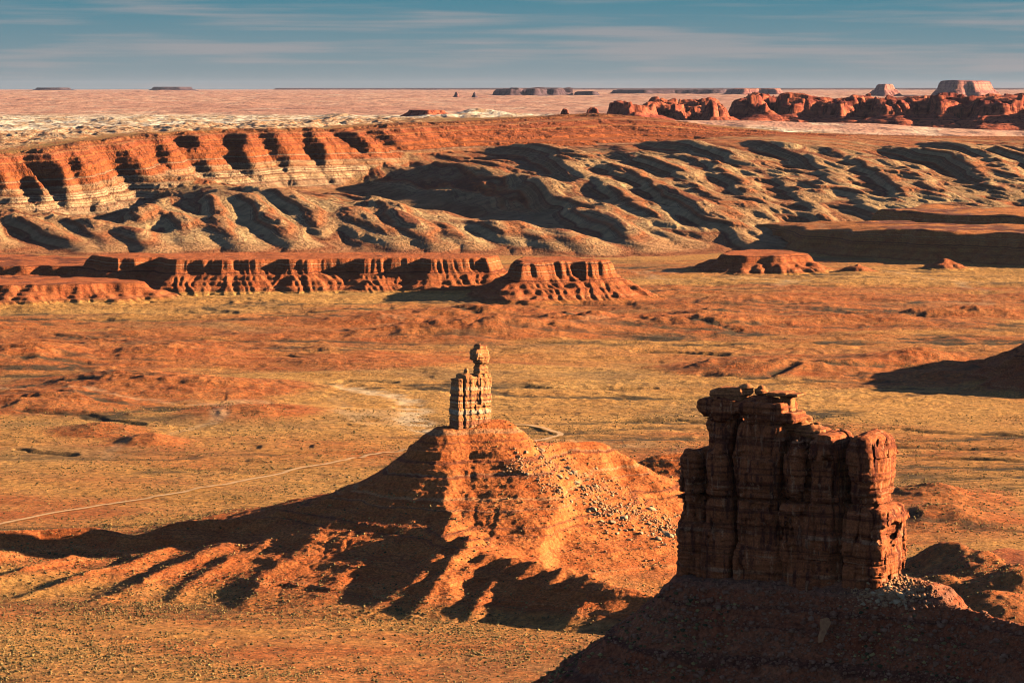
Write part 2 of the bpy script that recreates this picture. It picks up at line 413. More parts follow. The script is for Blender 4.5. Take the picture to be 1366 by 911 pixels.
MOUNDS = [  # px, Y, half width, half depth, height, rotation
    (195, 3000, 26, 30, 7, .3), (130, 3080, 40, 40, 6, 0), (60, 3350, 90, 100, 9, .3), (150, 3600, 90, 120, 10, 0), (280, 3500, 110, 110, 9, .2), (30, 3950, 70, 120, 13, 0),
    (220, 4000, 90, 120, 9, 0), (330, 3250, 80, 80, 6, 0), (450, 3850, 120, 90, 6, 0), (950, 3800, 60, 60, 6, .2), (1010, 3780, 55, 60, 5, 0), (1075, 3800, 50, 70, 6, .5), (1130, 3820, 50, 60, 5, 0),
    (1190, 3850, 60, 70, 5, .3), (1290, 3700, 80, 50, 9, 0), (1235, 3900, 55, 60, 12, 0), (560, 4300, 160, 90, 9, 0), (700, 4350, 120, 80, 10, .1), (770, 4500, 90, 90, 12, .1), (930, 4450, 120, 100, 10, 0),
    (950, 4600, 70, 60, 9, .4), (1160, 4500, 140, 80, 8, 0), (1000, 4950, 120, 80, 8, 0), (650, 4700, 130, 60, 8, .1), (500, 4550, 100, 60, 8, 0), (1300, 4700, 120, 70, 8, 0),
    (1250, 2600, 55, 60, 9, 0), (1270, 2480, 50, 40, 7, .3), (1100, 2500, 60, 60, 6, 0), (1330, 2120, 40, 60, 12, .5), (1275, 2190, 22, 45, 13, .6), (1390, 2050, 50, 60, 14, .4), (1240, 2080, 16, 40, 8, .9), (1345, 1980, 30, 40, 13, .9)]
def ground(X, Y):
    n = fbm(X, Y, 900, 4, 11)
    h = 7*n+2.2*fbm(X, Y, 210, 4, 21)
    t = fbm(X*.4, Y, 520, 5, 31)*8; fr = t-np.floor(t)
    h = h+1.5*(smooth(.40, .50, fr)-fr)*smooth(2300, 3000, Y)          # low rock steps that wander over the flats
    t = fbm(X*.5, Y, 300, 4, 37)*5; fr = t-np.floor(t)
    h = h+.9*(smooth(.42, .50, fr)-fr)
    m = 0
    for (px, Y0, wx, wy, hh, rot) in MOUNDS: m = m+gauss(X, Y, px, 0, Y0, wx, wy, hh, rot)
    m = 1.35*m*(1+.4*ridged(X, Y, 60, 3, 51))
    h = h+m+10*np.maximum(ridged(X*.6, Y, 240, 5, 61, .62)-.12, 0)*smooth(3300, 4300, Y)*smooth(6400, 5400, Y)
    h = h+3.0*np.maximum(ridged(X, Y, 70, 3, 63, .6)-.2, 0)*smooth(2700, 3500, Y)*smooth(-.1, .25, fbm(X*.5, Y, 420, 3, 65))
    h = h*smooth(900, 1800, Y)*(1-.7*smooth(6000, 6400, Y))
    h = h-30*smooth(6500, 7600, Y)
    return h, m
WASH = [at(455,520,3540), at(500,530,3470), at(545,540,3400), at(552,553,3290), at(548,562,3220), at(575,575,3100)]
TRACK1 = [at(-30,708,2424), at(60,690,2501), at(130,677,2559), at(200,668,2600), at(270,658,2649), at(330,646,2709), at(400,631,2788), at(460,619,2854), at(520,607,2924), at(556,601,2960)]
TRACK2 = [at(660,570,3163), at(683,566,3191), at(712,569,3170), at(740,575,3129), at(757,580,3095), at(735,586,3055), at(700,592,3017)]

# ================================================================== THE HILLS (anticline)
RIM = [(-500,7300),(-250,7450),(0,7600),(60,7720),(110,7950),(150,8050),(200,8400),(250,8550),(300,8750),(360,8800),(400,8950),(425,9050),(440,9400),(520,9750),(620,10300),(700,10600),(735,10700),(760,11050),(792,10800),(860,10900),(930,11050),(1010,11250),(1200,11800),(2200,12600)]
RIMP = [(gx(p, Y), Y) for p, Y in RIM]+[(4000, 15000), (-5000, 15000), (-5000, 7300)]
TPTS = [(-500,207,7300),(0,205,7600),(60,200,7720),(110,190,7950),(200,179,8400),(300,174,8750),(400,172,8950),(440,174,9400),(520,166,9750),(620,163,10300),(735,156,10700),(792,152,10800),(860,157,10900),(930,167,11050),(1010,178,11250),(1200,181,11800),(2000,181,12600),(0,188,9500),(250,172,10500),(0,178,12000),(500,162,12000),(800,150,12300)]
LPTS = [(-300,281,7200),(0,285,7300),(60,285,7400),(100,289,7600),(150,288,7900),(230,262,8200),(330,244,8450),(430,250,8700),(500,250,8700),(540,225,9050),(540,203,9350),(640,200,9600),(740,196,9900),(850,194,10000),(920,189,10200),(1000,181,10600),(1150,180,11300),(1366,184,11600),(1700,184,11600),
  # near apron, left
  (-400,262,7250),(-200,270,7200),(0,272,7150),(60,281,7100),(130,292,7050),(180,275,7600),(215,258,7850),(265,234,8000),(300,243,7950),(330,246,7900),(400,249,7800),(460,255,7650),(520,264,7500),(600,285,7200),(700,306,6850),(800,326,6550),
  (50,305,6900),(150,312,6850),(260,300,7000),(380,295,7050),(500,308,6850),(-200,310,6850),
  # middle spur with its long shaded left side
  (517,213,9000),(560,216,8700),(601,219,8500),(636,222,8350),(650,236,8100),(686,252,7800),(724,282,7400),(774,309,6950),
  (700,208,8900),(720,215,8650),(760,228,8300),(810,245,7950),(860,264,7600),(910,288,7200),(955,307,6900),(1000,322,6700),
  (830,200,9300),(920,216,8700),(1000,240,8200),(1080,275,7500),(1140,300,7050),
  (900,186,9800),(1000,188,9500),(1100,205,9000),(1200,240,8200),(1290,272,7600),
  (1050,179,10200),(1150,187,9800),(1250,198,9400),(1366,233,8800),(1366,205,9800),(1500,250,8600),(1700,270,8300),(1500,205,9800),(1800,215,9800),
  (1200,283,7300),(1300,286,7200),(1366,284,7250),(1600,290,7200),(1900,290,7200)]
LHID = [(450,8350,32),(500,8300,30),(560,7900,18),(600,7650,14),(640,7350,8),(720,6950,4),(780,6700,4),(120,7600,20),(150,7750,18),(90,7400,30)]
for px in range(-400, 1900, 120): LHID += [(px, 6420 if px < 900 else 6600 if px < 1050 else 6900, 0), (px, 6150, -3)]
T3 = [at(*p) for p in TPTS]; L3 = [at(*p) for p in LPTS]+[(gx(p, Y), Y, z) for p, Y, z in LHID]
hx0, hy0, hdx = -2900., 5950., 8.
hX, hY = np.meshgrid(np.arange(hx0, 2900, hdx), np.arange(hy0, 12400, hdx))
Tt = rbf(T3, hX, hY, .02); Lt = rbf(L3, hX, hY, .0005)
wx = hX+45*fbm(hX, hY, 260, 3, 71); wy = hY+45*fbm(hX, hY, 260, 3, 72)
dr = poly_sdf(wx, wy, RIMP)
al = hX*.55+hY*.84                                              # runs along the left cliff
bph = al/112.+.9*fbm(al, hX*.3, 260, 2, 81); bfr = bph-np.floor(bph); bk = []; rsb = np.random.RandomState(4)
for pb, Yb in [(-300,7400),(-220,7450),(-130,7500),(-50,7560),(28,7640),(62,7720),(112,7950),(150,8050),(246,8540),(312,8750),(366,8810),(425,9050),(476,9550),(520,9750),(590,10150),(660,10450)]:
    xb = gx(pb, Yb); aa = rsb.uniform(.3, 1.1); bk += [(xb-rsb.uniform(14, 40), -aa), (xb, aa)]
bx_ = hX+34*fbm(hX, hY, 130, 3, 85)+.32*(hY-8150-(hX+700)*1.2); but = .8*np.interp(bx_, [b[0] for b in bk], [b[1] for b in bk])+.3*ridged(hX, hY, 90, 3, 86)+.3*(np.where(bfr < .3, bfr/.3, 1-(bfr-.3)/.7)*2-1)+.25*ridged(hX, hY, 60, 2, 82)
side = smooth(-300, 300, hX)                                   # cliff on the left, gentler rise to the right
W = 250+380*side
dd = dr+W+(but*72-5)*smooth(-W-60, -W*.3, dr)*(1-smooth(-30, 30, dr)*.8)
u = np.clip(dd/W, 0, 1)
prof = np.where(u < .45, .45*(u/.45)**1.25*.75, .3375+.6625*((u-.45)/.55)**.75)
Lc = np.minimum(Lt, Tt)
R0 = Lc+(Tt-Lc)*prof
cliffw = smooth(.02, .12, u)
q = hX*.985+hY*.17+70*fbm(hX, hY, 500, 3, 75); pdn = hX*.17-hY*.985
amp = smooth(1, 28, Lt)*(1-cliffw)*(1-.75*smooth(150, 200, Lt))
CAN = [(-560,8700,0),(-400,8200,0),(-250,7800,0),(-80,7350,0),(60,6950,0)]; canyon, _, _ = seg_field(hX, hY, CAN)
def saw(a, b, lam, seed, st):
    ph = a/lam+1.0*fbm(a, b*3, lam*2.2, 3, seed); fr = ph-np.floor(ph)
    v = np.where(fr < st, fr/st, 1-(fr-st)/(1-st)); return 2*v**1.1-1
ampv = 13+14*fbm(hX, hY, 600, 2, 92)
q1 = hX*.94+hY*.34+60*fbm(hX, hY, 700, 2, 73); p1 = hX*.34-hY*.94
amp = amp*(1-.85*smooth(210, 120, canyon))
SPURS = [  # crest lines of the spurs running down the fold
 [(1034,189),(1080,211),(1110,241),(1133,260),(1172,303)], [(991,207),(1034,234),(1060,260),(1095,295),(1126,310)], [(903,203),(949,222),(980,249),(1007,280),(1041,310)],
 [(1091,195),(1141,218),(1172,237),(1199,260),(1226,280)], [(1141,203),(1187,218),(1214,234),(1241,257),(1272,276)], [(1187,195),(1237,207),(1268,211),(1299,230),(1322,249)],
 [(1226,188),(1283,199),(1322,214),(1341,234),(1366,249)], [(1264,191),(1330,205),(1366,215),(1420,240),(1450,262)], [(1330,190),(1400,205),(1460,225),(1520,250)], [(880,212),(915,241),(938,272),(965,295),(991,322)],
 [(709,205),(740,213),(767,234),(805,249),(847,280),(901,322)], [(678,234),(717,245),(755,272),(786,295),(809,316)], [(786,213),(824,234),(863,249),(920,280),(950,305)], [(859,188),(920,195),(970,210),(1010,235)],
 [(655,195),(709,199),(755,211),(800,222)], [(767,272),(794,280),(824,311),(847,326)], [(820,200),(860,215),(900,232),(930,250)], [(1000,186),(1040,196),(1075,214)], [(1170,256),(1190,270),(1205,282)], [(1060,226),(1085,250),(1100,272)], [(930,250),(960,275),(985,300)],
 [(265,249),(277,272),(292,307),(315,330)], [(215,257),(184,287),(169,305)], [(269,249),(327,272),(361,307),(384,328)], [(307,249),(369,264),(404,284),(423,312)], [(384,261),(423,272),(460,295),(480,318)],
 [(478,264),(517,280),(540,308),(571,328)], [(536,276),(578,295),(601,316),(624,330)], [(609,291),(655,309),(686,326)], [(655,299),(709,318),(732,330)], [(-10,278),(38,300),(69,320),(104,330)], [(50,284),(115,305),(138,328)], [(131,296),(170,318),(190,330)], [(215,275),(238,300),(250,325)], [(330,262),(350,290),(365,318)], [(-90,280),(-50,300),(-20,325)], [(440,268),(470,285),(500,310),(520,328)], [(700,310),(740,318),(770,330)]]
Lh = lambda x, y: sample(Lc, hx0, hy0, hdx, x, y)
wX = hX+16*fbm(hX, hY, 150, 3, 87); wY = hY+40*fbm(hX, hY, 300, 3, 88); spur_h = np.zeros(hX.shape); rsp0 = np.random.RandomState(21)
for sp in SPURS:
    Pw = hit([p[0] for p in sp], [p[1]+5 for p in sp], Lh, 6300, 11500, 1000); Pw = Pw[np.isfinite(Pw[:, 0])]
    if len(Pw) < 2: continue
    hh = rsp0.uniform(32, 48); n = len(Pw); ends = [hh*(.35 if i == 0 else .45 if i == n-1 else 1) for i in range(n)]
    ln = [(Pw[i][0], Pw[i][1], ends[i]) for i in range(n)]
    d, hz, sl_ = seg_field(wX, wY, ln)
    bx = np.interp(wY, [p[1] for p in ln][::-1], [p[0] for p in ln][::-1]); left = wX < bx
    wl_, wr_ = rsp0.uniform(38, 52), rsp0.uniform(130, 190)
    spur_h = np.maximum(spur_h, hz*np.clip(1-d/np.where(left, wl_, wr_), 0, 1)**1.15)
R0 = R0+spur_h*(1-.9*cliffw)
R0 = R0+.5*amp*(.6*ampv*saw(q1, p1*.14, 250, 91, .30)+5.5*saw(q+p1*.02, pdn*.22, 108, 94, .34)+13*saw(q1+20*fbm(hX, hY, 200, 2, 98), p1*.10, 88, 97, .33)+3*ridged(q, pdn*.2, 50, 2, 95)+3*fbm(hX, hY, 90, 3, 93))*(.6+.4*smooth(-500, 200, hX))-9*amp
log('hills base')
Km = .55+.9*smooth(-.2, .3, np.sin((R0-Lt*.6)*2*np.pi/34))
Km = Km*(1-.93*smooth(20, 90, dr))
R1, Ac = erode(R0, hdx, 80, .007, .5, .025, Km, keep=3)
log('hills eroded')
Lsm = Lt+amp*0
def hills(X, Y):
    z = sample(R1, hx0, hy0, hdx, X, Y); cw = sample(cliffw*(1-smooth(10, 50, dr)), hx0, hy0, hdx, X, Y)
    L = sample(Lsm, hx0, hy0, hdx, X, Y); T = sample(Tt, hx0, hy0, hdx, X, Y); dR = sample(dr, hx0, hy0, hdx, X, Y)
    am = sample(amp, hx0, hy0, hdx, X, Y)
    qq = X*.985+Y*.17+8*fbm(X, Y, 60, 2, 98)
    z = z+(cw*3.2*(1-.7*smooth(-300, 300, X)))*ridged(X, Y, 38, 3, 95)+am*3.0*ridged(qq, Y*.07, 36, 3, 96, .6)+(cw*1.6+am*.8)*fbm(X, Y, 12, 2, 97)
    s = z-T
    z = z+cw*(2.3*np.sin(s*2*np.pi/17)+.9*np.sin(s*2*np.pi/7.3+1))
    ap = (z-L)*1.5-.10*L+10*fbm(X, Y, 700, 3, 99)
    z = z+(1-cw)*am*1.2*np.sin(ap*2*np.pi/13)
    z = z-16*smooth(11500, 12300, Y)-8*smooth(6250, 6050, Y)
    wh = smooth(60, 220, dR)*smooth(0, -500, X)*smooth(-.3, .1, fbm(X, Y*.5, 900, 3, 151)+.1)
    z = z+wh*32*np.abs(fbm(X, Y*.7, 140, 4, 152))
    return z, s, ap, cw, smooth(5, 60, dR), am, wh
rows = np.concatenate([np.arange(6080, 11000, 3.6), np.arange(11000, 12350, 9)])
X, Y = radial(rows, .215, .00042, wide=.2)
z, s, ap, cw, top, am, wh = hills(X, Y)
red_ = smooth(-.05, .25, fbm(X, Y, 520, 3, 101)+.1)*.6+.9*(1-smooth(0, .3, am))*(1-cw)
hm = mat_hills()
o = link('hills', grid_mesh('hills', X, Y, z, dict(strat=s, apron=ap, cliff=cw, top=top, white=wh, redder=np.clip(red_, 0, 1))), hm)
tag(o, kind='structure'); log('hills mesh %d' % z.size)

# ================================================================== FAR PLAIN
rows = np.concatenate([np.arange(11400, 16000, 22), np.exp(np.linspace(math.log(16000), math.log(130000), 420))])
X, Y = radial(rows, .215, .0005, wide=.3)
tt = np.interp(Y, [11400, 12300, 14000, 20000, 40000, 60000, 100000, 130000], [150, 198, 196, 212, 245, 262, 272, 262])
sidez = (np.interp(Y, [11400, 13000, 20000, 40000], [1, 1, .5, 0]))*55*smooth(-1900, 300, X)*smooth(2600, 900, X*12000/Y)*smooth(14500, 12200, Y)
h = tt+sidez+10*fbm(X, Y, 2500, 4, 111)*smooth(11500, 14000, Y)+np.clip(Y/16000, 1, 2.6)*9*np.maximum(ridged(X, Y*.6, 900, 5, 113)-.1, 0)
wl = (smooth(9000, 12000, Y)*smooth(18500, 15000, Y+900*fbm(X, Y, 1500, 3, 115)))*smooth(-.35, .05, fbm(X, Y*.5, 1700, 4, 117)+.25-.7*smooth(-400, 700, X))
dome = np.abs(fbm(X, Y*.7, 160, 4, 119))
h = h+wl*20*dome
for (px, Y0, wxx, wyy, hh) in [(450,15500,130,200,26),(625,15500,120,180,34),(655,15600,110,160,26),(690,15500,100,160,20),(150,14200,120,140,18),(45,30000,160,300,30),(215,60000,900,1200,45),(70,62000,1200,1200,38),(330,25000,200,300,26)]:
    h = h+gauss(X, Y, px, 0, Y0, wxx, wyy, hh)
h = h-26*smooth(-200, 900, X)*smooth(14800, 13800, Y)
o = link('plateau', grid_mesh('plateau', X, Y, h, dict(white=np.clip(wl*1.3+gauss(X, Y, 650, 0, 15500, 330, 300, 1), 0, 1))), mat_far())
tag(o, kind='structure'); log('far plain %d' % h.size)
def far_z(x, y): return float(np.interp(y, [11400, 12300, 14000, 20000, 40000, 60000, 100000, 130000], [150, 198, 196, 212, 245, 262, 272, 262]))

# ================================================================== MESAS
def mesa(name, label, cat, pts, base, top, cliff, tw, dx, mat, group=None, seed=0, warp=(60, 14), flute=(22, 6), spur=(70, 22), er=(50, .02), tilt=None, ledge=(9, .8), topn=3, pad=None, fl2=(9, 2), extra=None, dip=0):
    P = [(gx(p, Y), Y) for p, Y in pts]; xs = [p[0] for p in P]; ys = [p[1] for p in P]; pad = pad or tw+30
    x0, y0 = min(xs)-pad, min(ys)-pad
    X, Y = np.meshgrid(np.arange(x0, max(xs)+pad, dx), np.arange(y0, max(ys)+pad*.6, dx))
    d0 = poly_sdf(X, Y, P); s_ = poly_s(X, Y, P)+.25*warp[0]*fbm(X, Y, warp[0], 2, 205+seed)
    vr = np.clip(.75+1.9*fbm(s_, d0*0, flute[0]*5, 3, 207+seed), .1, 2.0)
    d = d0+warp[1]*fbm(X, Y, warp[0], 3, 200+seed)*1.4+vr*flute[1]*ridged(s_, d0*.15, flute[0], 3, 210+seed, .6)+fl2[1]*ridged(s_, d0*.2, fl2[0], 2, 215+seed)
    T = top if not tilt else tilt(X, Y)
    T = T+topn*fbm(X, Y, 60*dx/2, 3, 220+seed)
    cl = cliff*(1+.25*fbm(X, Y, 120*dx/2, 2, 225+seed)); cw = cl*.22
    do = d+spur[1]*np.clip(1.4-.6*vr, .3, 1.3)*(ridged(s_, d0*.12, spur[0], 3, 230+seed, .55)-.3)*smooth(0, -tw*.5, d)
    ft = np.clip(1+do/tw, 0, 1); ht = T-cl-base
    zt = base-2+(ht+2)*(ft**1.35)
    if dip: T = T-dip*np.maximum(60-d, 0)*smooth(0, 60, d)*0
    lip = smooth(cw*2.2, cw*1.1, d)*cl*.22*smooth(0, cw*1.1, d)
    z = np.where(d > 0, T-cl+cl*np.clip(d/cw, 0, 1)**.8-lip, zt)
    if er[0]: z, _ = erode(z, dx, er[0], er[1], .5, .05, np.where(d > 0, .15, 1.0), keep=1)
    s = z-base; z = z+ledge[1]*np.sin(s*2*np.pi/ledge[0])*smooth(-tw, -tw*.6, d)*smooth(30, 0, d)
    if extra is not None: z = extra(X, Y, z, d)
    cx, cy = sum(xs)/len(xs), sum(ys)/len(ys)
    me = grid_mesh(name, X, Y, z, dict(strat=s, foot=s), keep=(ft > 0), origin=(cx, cy, base))
    o = link(name, me, mat, loc=(cx, cy, base)); tag(o, label, cat, group); log('%s %d' % (name, z.size)); return o

m_mid = mat_slope('mesa_rock', (.38, .088, .028), (.45, .135, .045), (.16, .045, .022), (.60, .38, .2), .22, .3, True, 1.2, .5)
m_dark = mat_slope('shaded_mesa_rock', (.42, .12, .035), (.52, .20, .06), (.18, .055, .03), (.5, .3, .17), .2, .3, True, 1.2, .3)
G = 'red mesas along the foot of the hills'
mesa('mesa', 'long flat-topped red mesa with fluted cliff, widest one below the grey hills', 'mesa',
     [(150,5280),(206,5300),(232,5222),(300,5224),(368,5252),(384,5240),(470,5272),(482,5255),(560,5285),(574,5256),(640,5280),(652,5276),(668,5360),(640,5440),(400,5470),(170,5440),(110,5400),(130,5340)],
     2, 61, 20, 85, 1.8, m_mid, G, 1, warp=(70, 9), flute=(24, 6), spur=(30, 14), er=(8, .01), fl2=(9, 3.5))
mesa('mesa', 'steep red promontory mesa with notched rim, just right of the long mesa', 'mesa',
     [(684,5150),(694,5010),(730,5040),(770,5060),(806,5075),(815,5110),(800,5170),(760,5230),(700,5220)],
     2, 67, 24, 100, 1.8, m_mid, G, 2, warp=(60, 12), flute=(18, 7), spur=(22, 20), er=(14, .01), fl2=(6, 4))
mesa('mesa', 'low crumbling red mesa at the left edge below the grey hills', 'mesa',
     [(-150,4950),(0,4930),(45,4960),(110,4990),(150,5010),(190,5040),(160,5120),(60,5200),(-150,5250)],
     2, 34, 10, 95, 2.0, m_mid, G, 3, warp=(60, 22), flute=(24, 9), spur=(36, 20), er=(45, .018), ledge=(6, .7))
mesa('mesa', 'low red bench with dark stepped rim between the left edge and the long mesa', 'mesa',
     [(-150,5400),(30,5420),(90,5400),(140,5440),(200,5480),(190,5650),(30,5800),(-150,5800)],
     2, 38, 10, 70, 2.5, m_mid, G, 4, warp=(80, 26), flute=(30, 9), spur=(46, 20), er=(35, .018), ledge=(6, .7))
mesa('mesa', 'small bright red mesa with fluted face in front of the long shadowed mesa', 'mesa',
     [(962,5800),(1000,5760),(1050,5760),(1080,5830),(1060,5950),(1000,5980),(960,5900)],
     0, 38, 10, 70, 2.2, m_mid, G, 5, warp=(70, 20), flute=(24, 7), spur=(38, 22), er=(40, .02))
mesa('mesa', 'long mesa lying in deep shadow at the right edge, nearer dark rim', 'mesa',
     [(985,6950),(1050,6750),(1100,6480),(1140,6350),(1180,6300),(1230,6200),(1290,6150),(1366,6060),(1700,5800),(1900,6200),(1500,6300),(1366,6450),(1200,6650),(1100,6850),(1040,7050)],
     -2, 62, 34, 70, 4, m_dark, G, 6, warp=(170, 46), flute=(40, 12), spur=(60, 26), er=(30, .02), tilt=lambda X, Y: 40+26*smooth(500, 900, X)+9*fbm(X, Y, 130, 3, 299))
mesa('mesa', 'dark upper mesa behind the shadowed bench at the right edge', 'mesa',
     [(1165,7000),(1200,6860),(1260,6700),(1366,6550),(1700,6250),(1900,6700),(1500,6950),(1250,7150)],
     10, 80, 26, 50, 4, m_dark, G, 7, warp=(90, 16), flute=(34, 8), spur=(60, 16), er=(25, .02), topn=9)
for (px, Y0, r, hh, lb) in [(1146, 5800, 12, 20, 'small red cone hill poking up before the shadowed mesa, nearer its middle'), (1263, 5900, 14, 24, 'pointed red hill at the shadow edge of the dark mesa')]:
    mesa('cone_hill', lb, 'hill', [(px-r*.35, Y0), (px, Y0-8), (px+r*.35, Y0), (px, Y0+8)], 0, hh, 3, 62, 2, m_mid, 'small cone hills below the mesas', 8+px % 7, warp=(40, 7), flute=(14, 2), spur=(26, 12), er=(30, .02))
mesa('ridge_hill', 'dark hill rising out of frame at the right edge of the valley', 'hill',
     [(1420,3640),(1450,3560),(1600,3500),(1700,3800),(1500,3900),(1430,3780)], 0, 74, 12, 150, 2.5, m_mid, None, 17, warp=(80, 16), flute=(30, 6), spur=(60, 34), er=(50, .02))
mesa('ridge_hill', 'low red hill in the valley right of the shadowed tower base', 'hill',
     [(1282,2130),(1300,2105),(1345,2110),(1400,2100),(1450,2180),(1350,2200),(1290,2170)], 0, 20, 4, 60, 1.6, m_mid, None, 18, warp=(50, 8), flute=(20, 3), spur=(30, 16), er=(40, .02))

def knobs(X, Y, z, d):
    """fins and blocks along a broken rim"""
    xw = X+22*fbm(X, Y, 90, 2, 778); yw = Y+40*fbm(X, Y, 120, 2, 779); o_ = 0
    for c, a in ((85, 20), (34, 15), (15, 7)):
        i = np.floor(xw/c).astype(np.int64); j = np.floor(yw/(c*1.8)).astype(np.int64); hsh = ((i*73856093 ^ j*19349663) & 0xffff)/32768.-1; o_ = o_+a*hsh
    return z+o_*smooth(-8, 8, d)*smooth(260, 90, d)+3*fbm(X, Y, 20, 2, 780)
m_red = mat_far_mesa('red_rim_rock', (.50, .13, .06), (.26, .055, .035)); m_far = mat_far_mesa('pink_mesa_rock', (.46, .19, .13), (.28, .10, .09), 2.5); m_blue = mat_far_mesa('haze_tinted_mesa_rock', (.13, .075, .08), (.09, .05, .06), 3)  # m_blue: dark bluish distance haze put into the rock colour
mesa('rim_cliff', 'broken red cliff line running to the right edge beyond the hills', 'cliff',
     [(985,13500),(1010,13000),(1030,13500),(1060,13050),(1090,13150),(1120,12950),(1160,13200),(1180,12900),(1230,13050),(1260,12850),(1290,12900),(1340,12700),(1366,12750),(1500,12500),(1900,12300),(2000,15500),(1300,15500),(1000,14800)],
     158, 308, 55, 330, 8, m_red, None, 20, warp=(260, 60), flute=(90, 30), spur=(80, 60), er=(0, 0), ledge=(20, 2), topn=34, fl2=(34, 14), extra=knobs)
mesa('rim_cliff', 'jagged red knobs left of the broken cliff line beyond the hills', 'cliff',
     [(868,12700),(900,12500),(925,12650),(950,12500),(958,12800),(940,13400),(890,13300),(860,13000)],
     186, 290, 44, 170, 6, m_red, None, 21, warp=(200, 50), flute=(60, 30), spur=(60, 50), er=(0, 0), ledge=(16, 2), topn=30, fl2=(40, 12), extra=knobs)
mesa('rim_cliff', 'low dark red ledge tapering left from the jagged knobs', 'cliff',
     [(815,12300),(850,12250),(875,12400),(870,12700),(830,12600)], 225, 274, 16, 100, 7, m_red, None, 22, warp=(120, 30), flute=(60, 14), er=(0, 0), topn=14, extra=knobs)
mesa('butte', 'tiny dark round knob on the rim left of the other knob', 'butte', [(749,12000),(758,12000),(757,12060),(750,12060)], 250, 285, 22, 10, 3, m_red, 'round knobs on the rim', 23, warp=(30, 2), flute=(20, 2), spur=(30, 2), er=(0,0), topn=3)
mesa('butte', 'dark pointed knob on the rim next to the low red ledge', 'butte', [(784,12000),(797,12000),(798,12060),(786,12060)], 250, 288, 20, 24, 3, m_red, 'round knobs on the rim', 24, warp=(30, 4), flute=(20, 3), spur=(30, 2), er=(0,0), topn=8)
mesa('butte', 'dark low dome with red flank on the plateau behind the rim', 'butte', [(545,12600),(570,12500),(590,12600),(585,12800),(550,12800)], 212, 272, 8, 120, 6, m_red, None, 25, warp=(80, 12), flute=(60, 8), er=(0, 0), topn=4)
mesa('butte', 'large pink flat-topped mesa on the skyline at the right', 'butte', [(1258,40000),(1275,39200),(1300,39300),(1318,40000),(1316,41500),(1260,41500)], 245, 462, 95, 130, 22, m_far, 'mesas on the skyline', 26, warp=(400, 60), flute=(160, 40), spur=(200, 80), er=(0,0), topn=14, ledge=(40, 5), fl2=(70, 16))
mesa('butte', 'small pink butte with two blocky tops left of the large skyline mesa', 'butte', [(1170,40000),(1180,39700),(1192,40000),(1190,40300),(1172,40300)], 245, 410, 60, 120, 18, m_far, 'mesas on the skyline', 27, warp=(200, 30), flute=(120, 24), spur=(160, 60), er=(0,0), topn=26, ledge=(40, 5))
mesa('butte', 'dark blue mesa group on the skyline above the round knobs', 'butte', [(668,42000),(680,41000),(700,42000),(715,41200),(730,42300),(742,41500),(752,42500),(745,43500),(670,43500)], 235, 345, 60, 120, 26, m_blue, 'mesas on the skyline', 28, warp=(600, 160), flute=(220, 70), er=(0,0), topn=60, ledge=(40, 4))
mesa('butte', 'low dark block at the right end of the dark mesa group', 'butte', [(768,42000),(790,41800),(795,42600),(770,42600)], 235, 310, 36, 90, 24, m_blue, 'mesas on the skyline', 29, warp=(400, 60), flute=(220, 40), er=(0,0), topn=20)
mesa('butte', 'long low dark mesa on the skyline above the jagged red knobs', 'butte', [(825,50000),(860,49000),(900,49600),(960,49500),(965,52000),(830,52000)], 245, 330, 40, 160, 34, m_blue, 'mesas on the skyline', 30, warp=(700, 160), flute=(300, 60), er=(0,0), topn=22)
mesa('butte', 'lilac mesa in blocks on the skyline above the broken cliff line', 'butte', [(972,46000),(990,45300),(1012,46000),(1038,45500),(1040,47000),(975,47000)], 245, 345, 55, 150, 30, m_far, 'mesas on the skyline', 31, warp=(500, 110), flute=(220, 60), er=(0,0), topn=30)
mesa('butte', 'small pale spire standing alone on the pink plain', 'butte', [(605,36000),(611,35900),(612,36050),(606,36100)], 235, 318, 50, 60, 12, m_far, 'mesas on the skyline', 32, warp=(200, 10), flute=(120, 8), er=(0,0), topn=10)
mesa('butte', 'thin dark spire right of the small pale spire', 'butte', [(630.5,36000),(634,35900),(635,36050),(631,36100)], 235, 318, 66, 20, 10, m_blue, 'mesas on the skyline', 33, warp=(200, 6), flute=(120, 5), er=(0,0), topn=10)
mesa('butte', 'broad low mesa forming the blue line of the horizon on the right', 'mesa', [(380,112000),(700,110000),(1000,112000),(1366,110000),(2000,112000),(2000,118000),(380,118000)], 240, 345, 50, 500, 160, m_blue, 'mesas on the skyline', 34, warp=(4000, 700), flute=(1800, 200), er=(0,0), topn=14, spur=(1000, 10))
mesa('butte', 'flat low mesa on the far left skyline', 'butte', [(204,80000),(216,79500),(240,79500),(256,80000),(250,81000),(208,81000)], 262, 385, 50, 300, 50, m_blue, 'mesas on the skyline', 35, warp=(900, 60), flute=(400, 30), er=(0,0), topn=8)
mesa('butte', 'faint low mesa nearest the left edge of the skyline', 'butte', [(48,80000),(60,79500),(80,79500),(94,80000),(90,81000),(52,81000)], 262, 365, 40, 400, 50, m_blue, 'mesas on the skyline', 36, warp=(900, 60), flute=(400, 30), er=(0,0), topn=8)

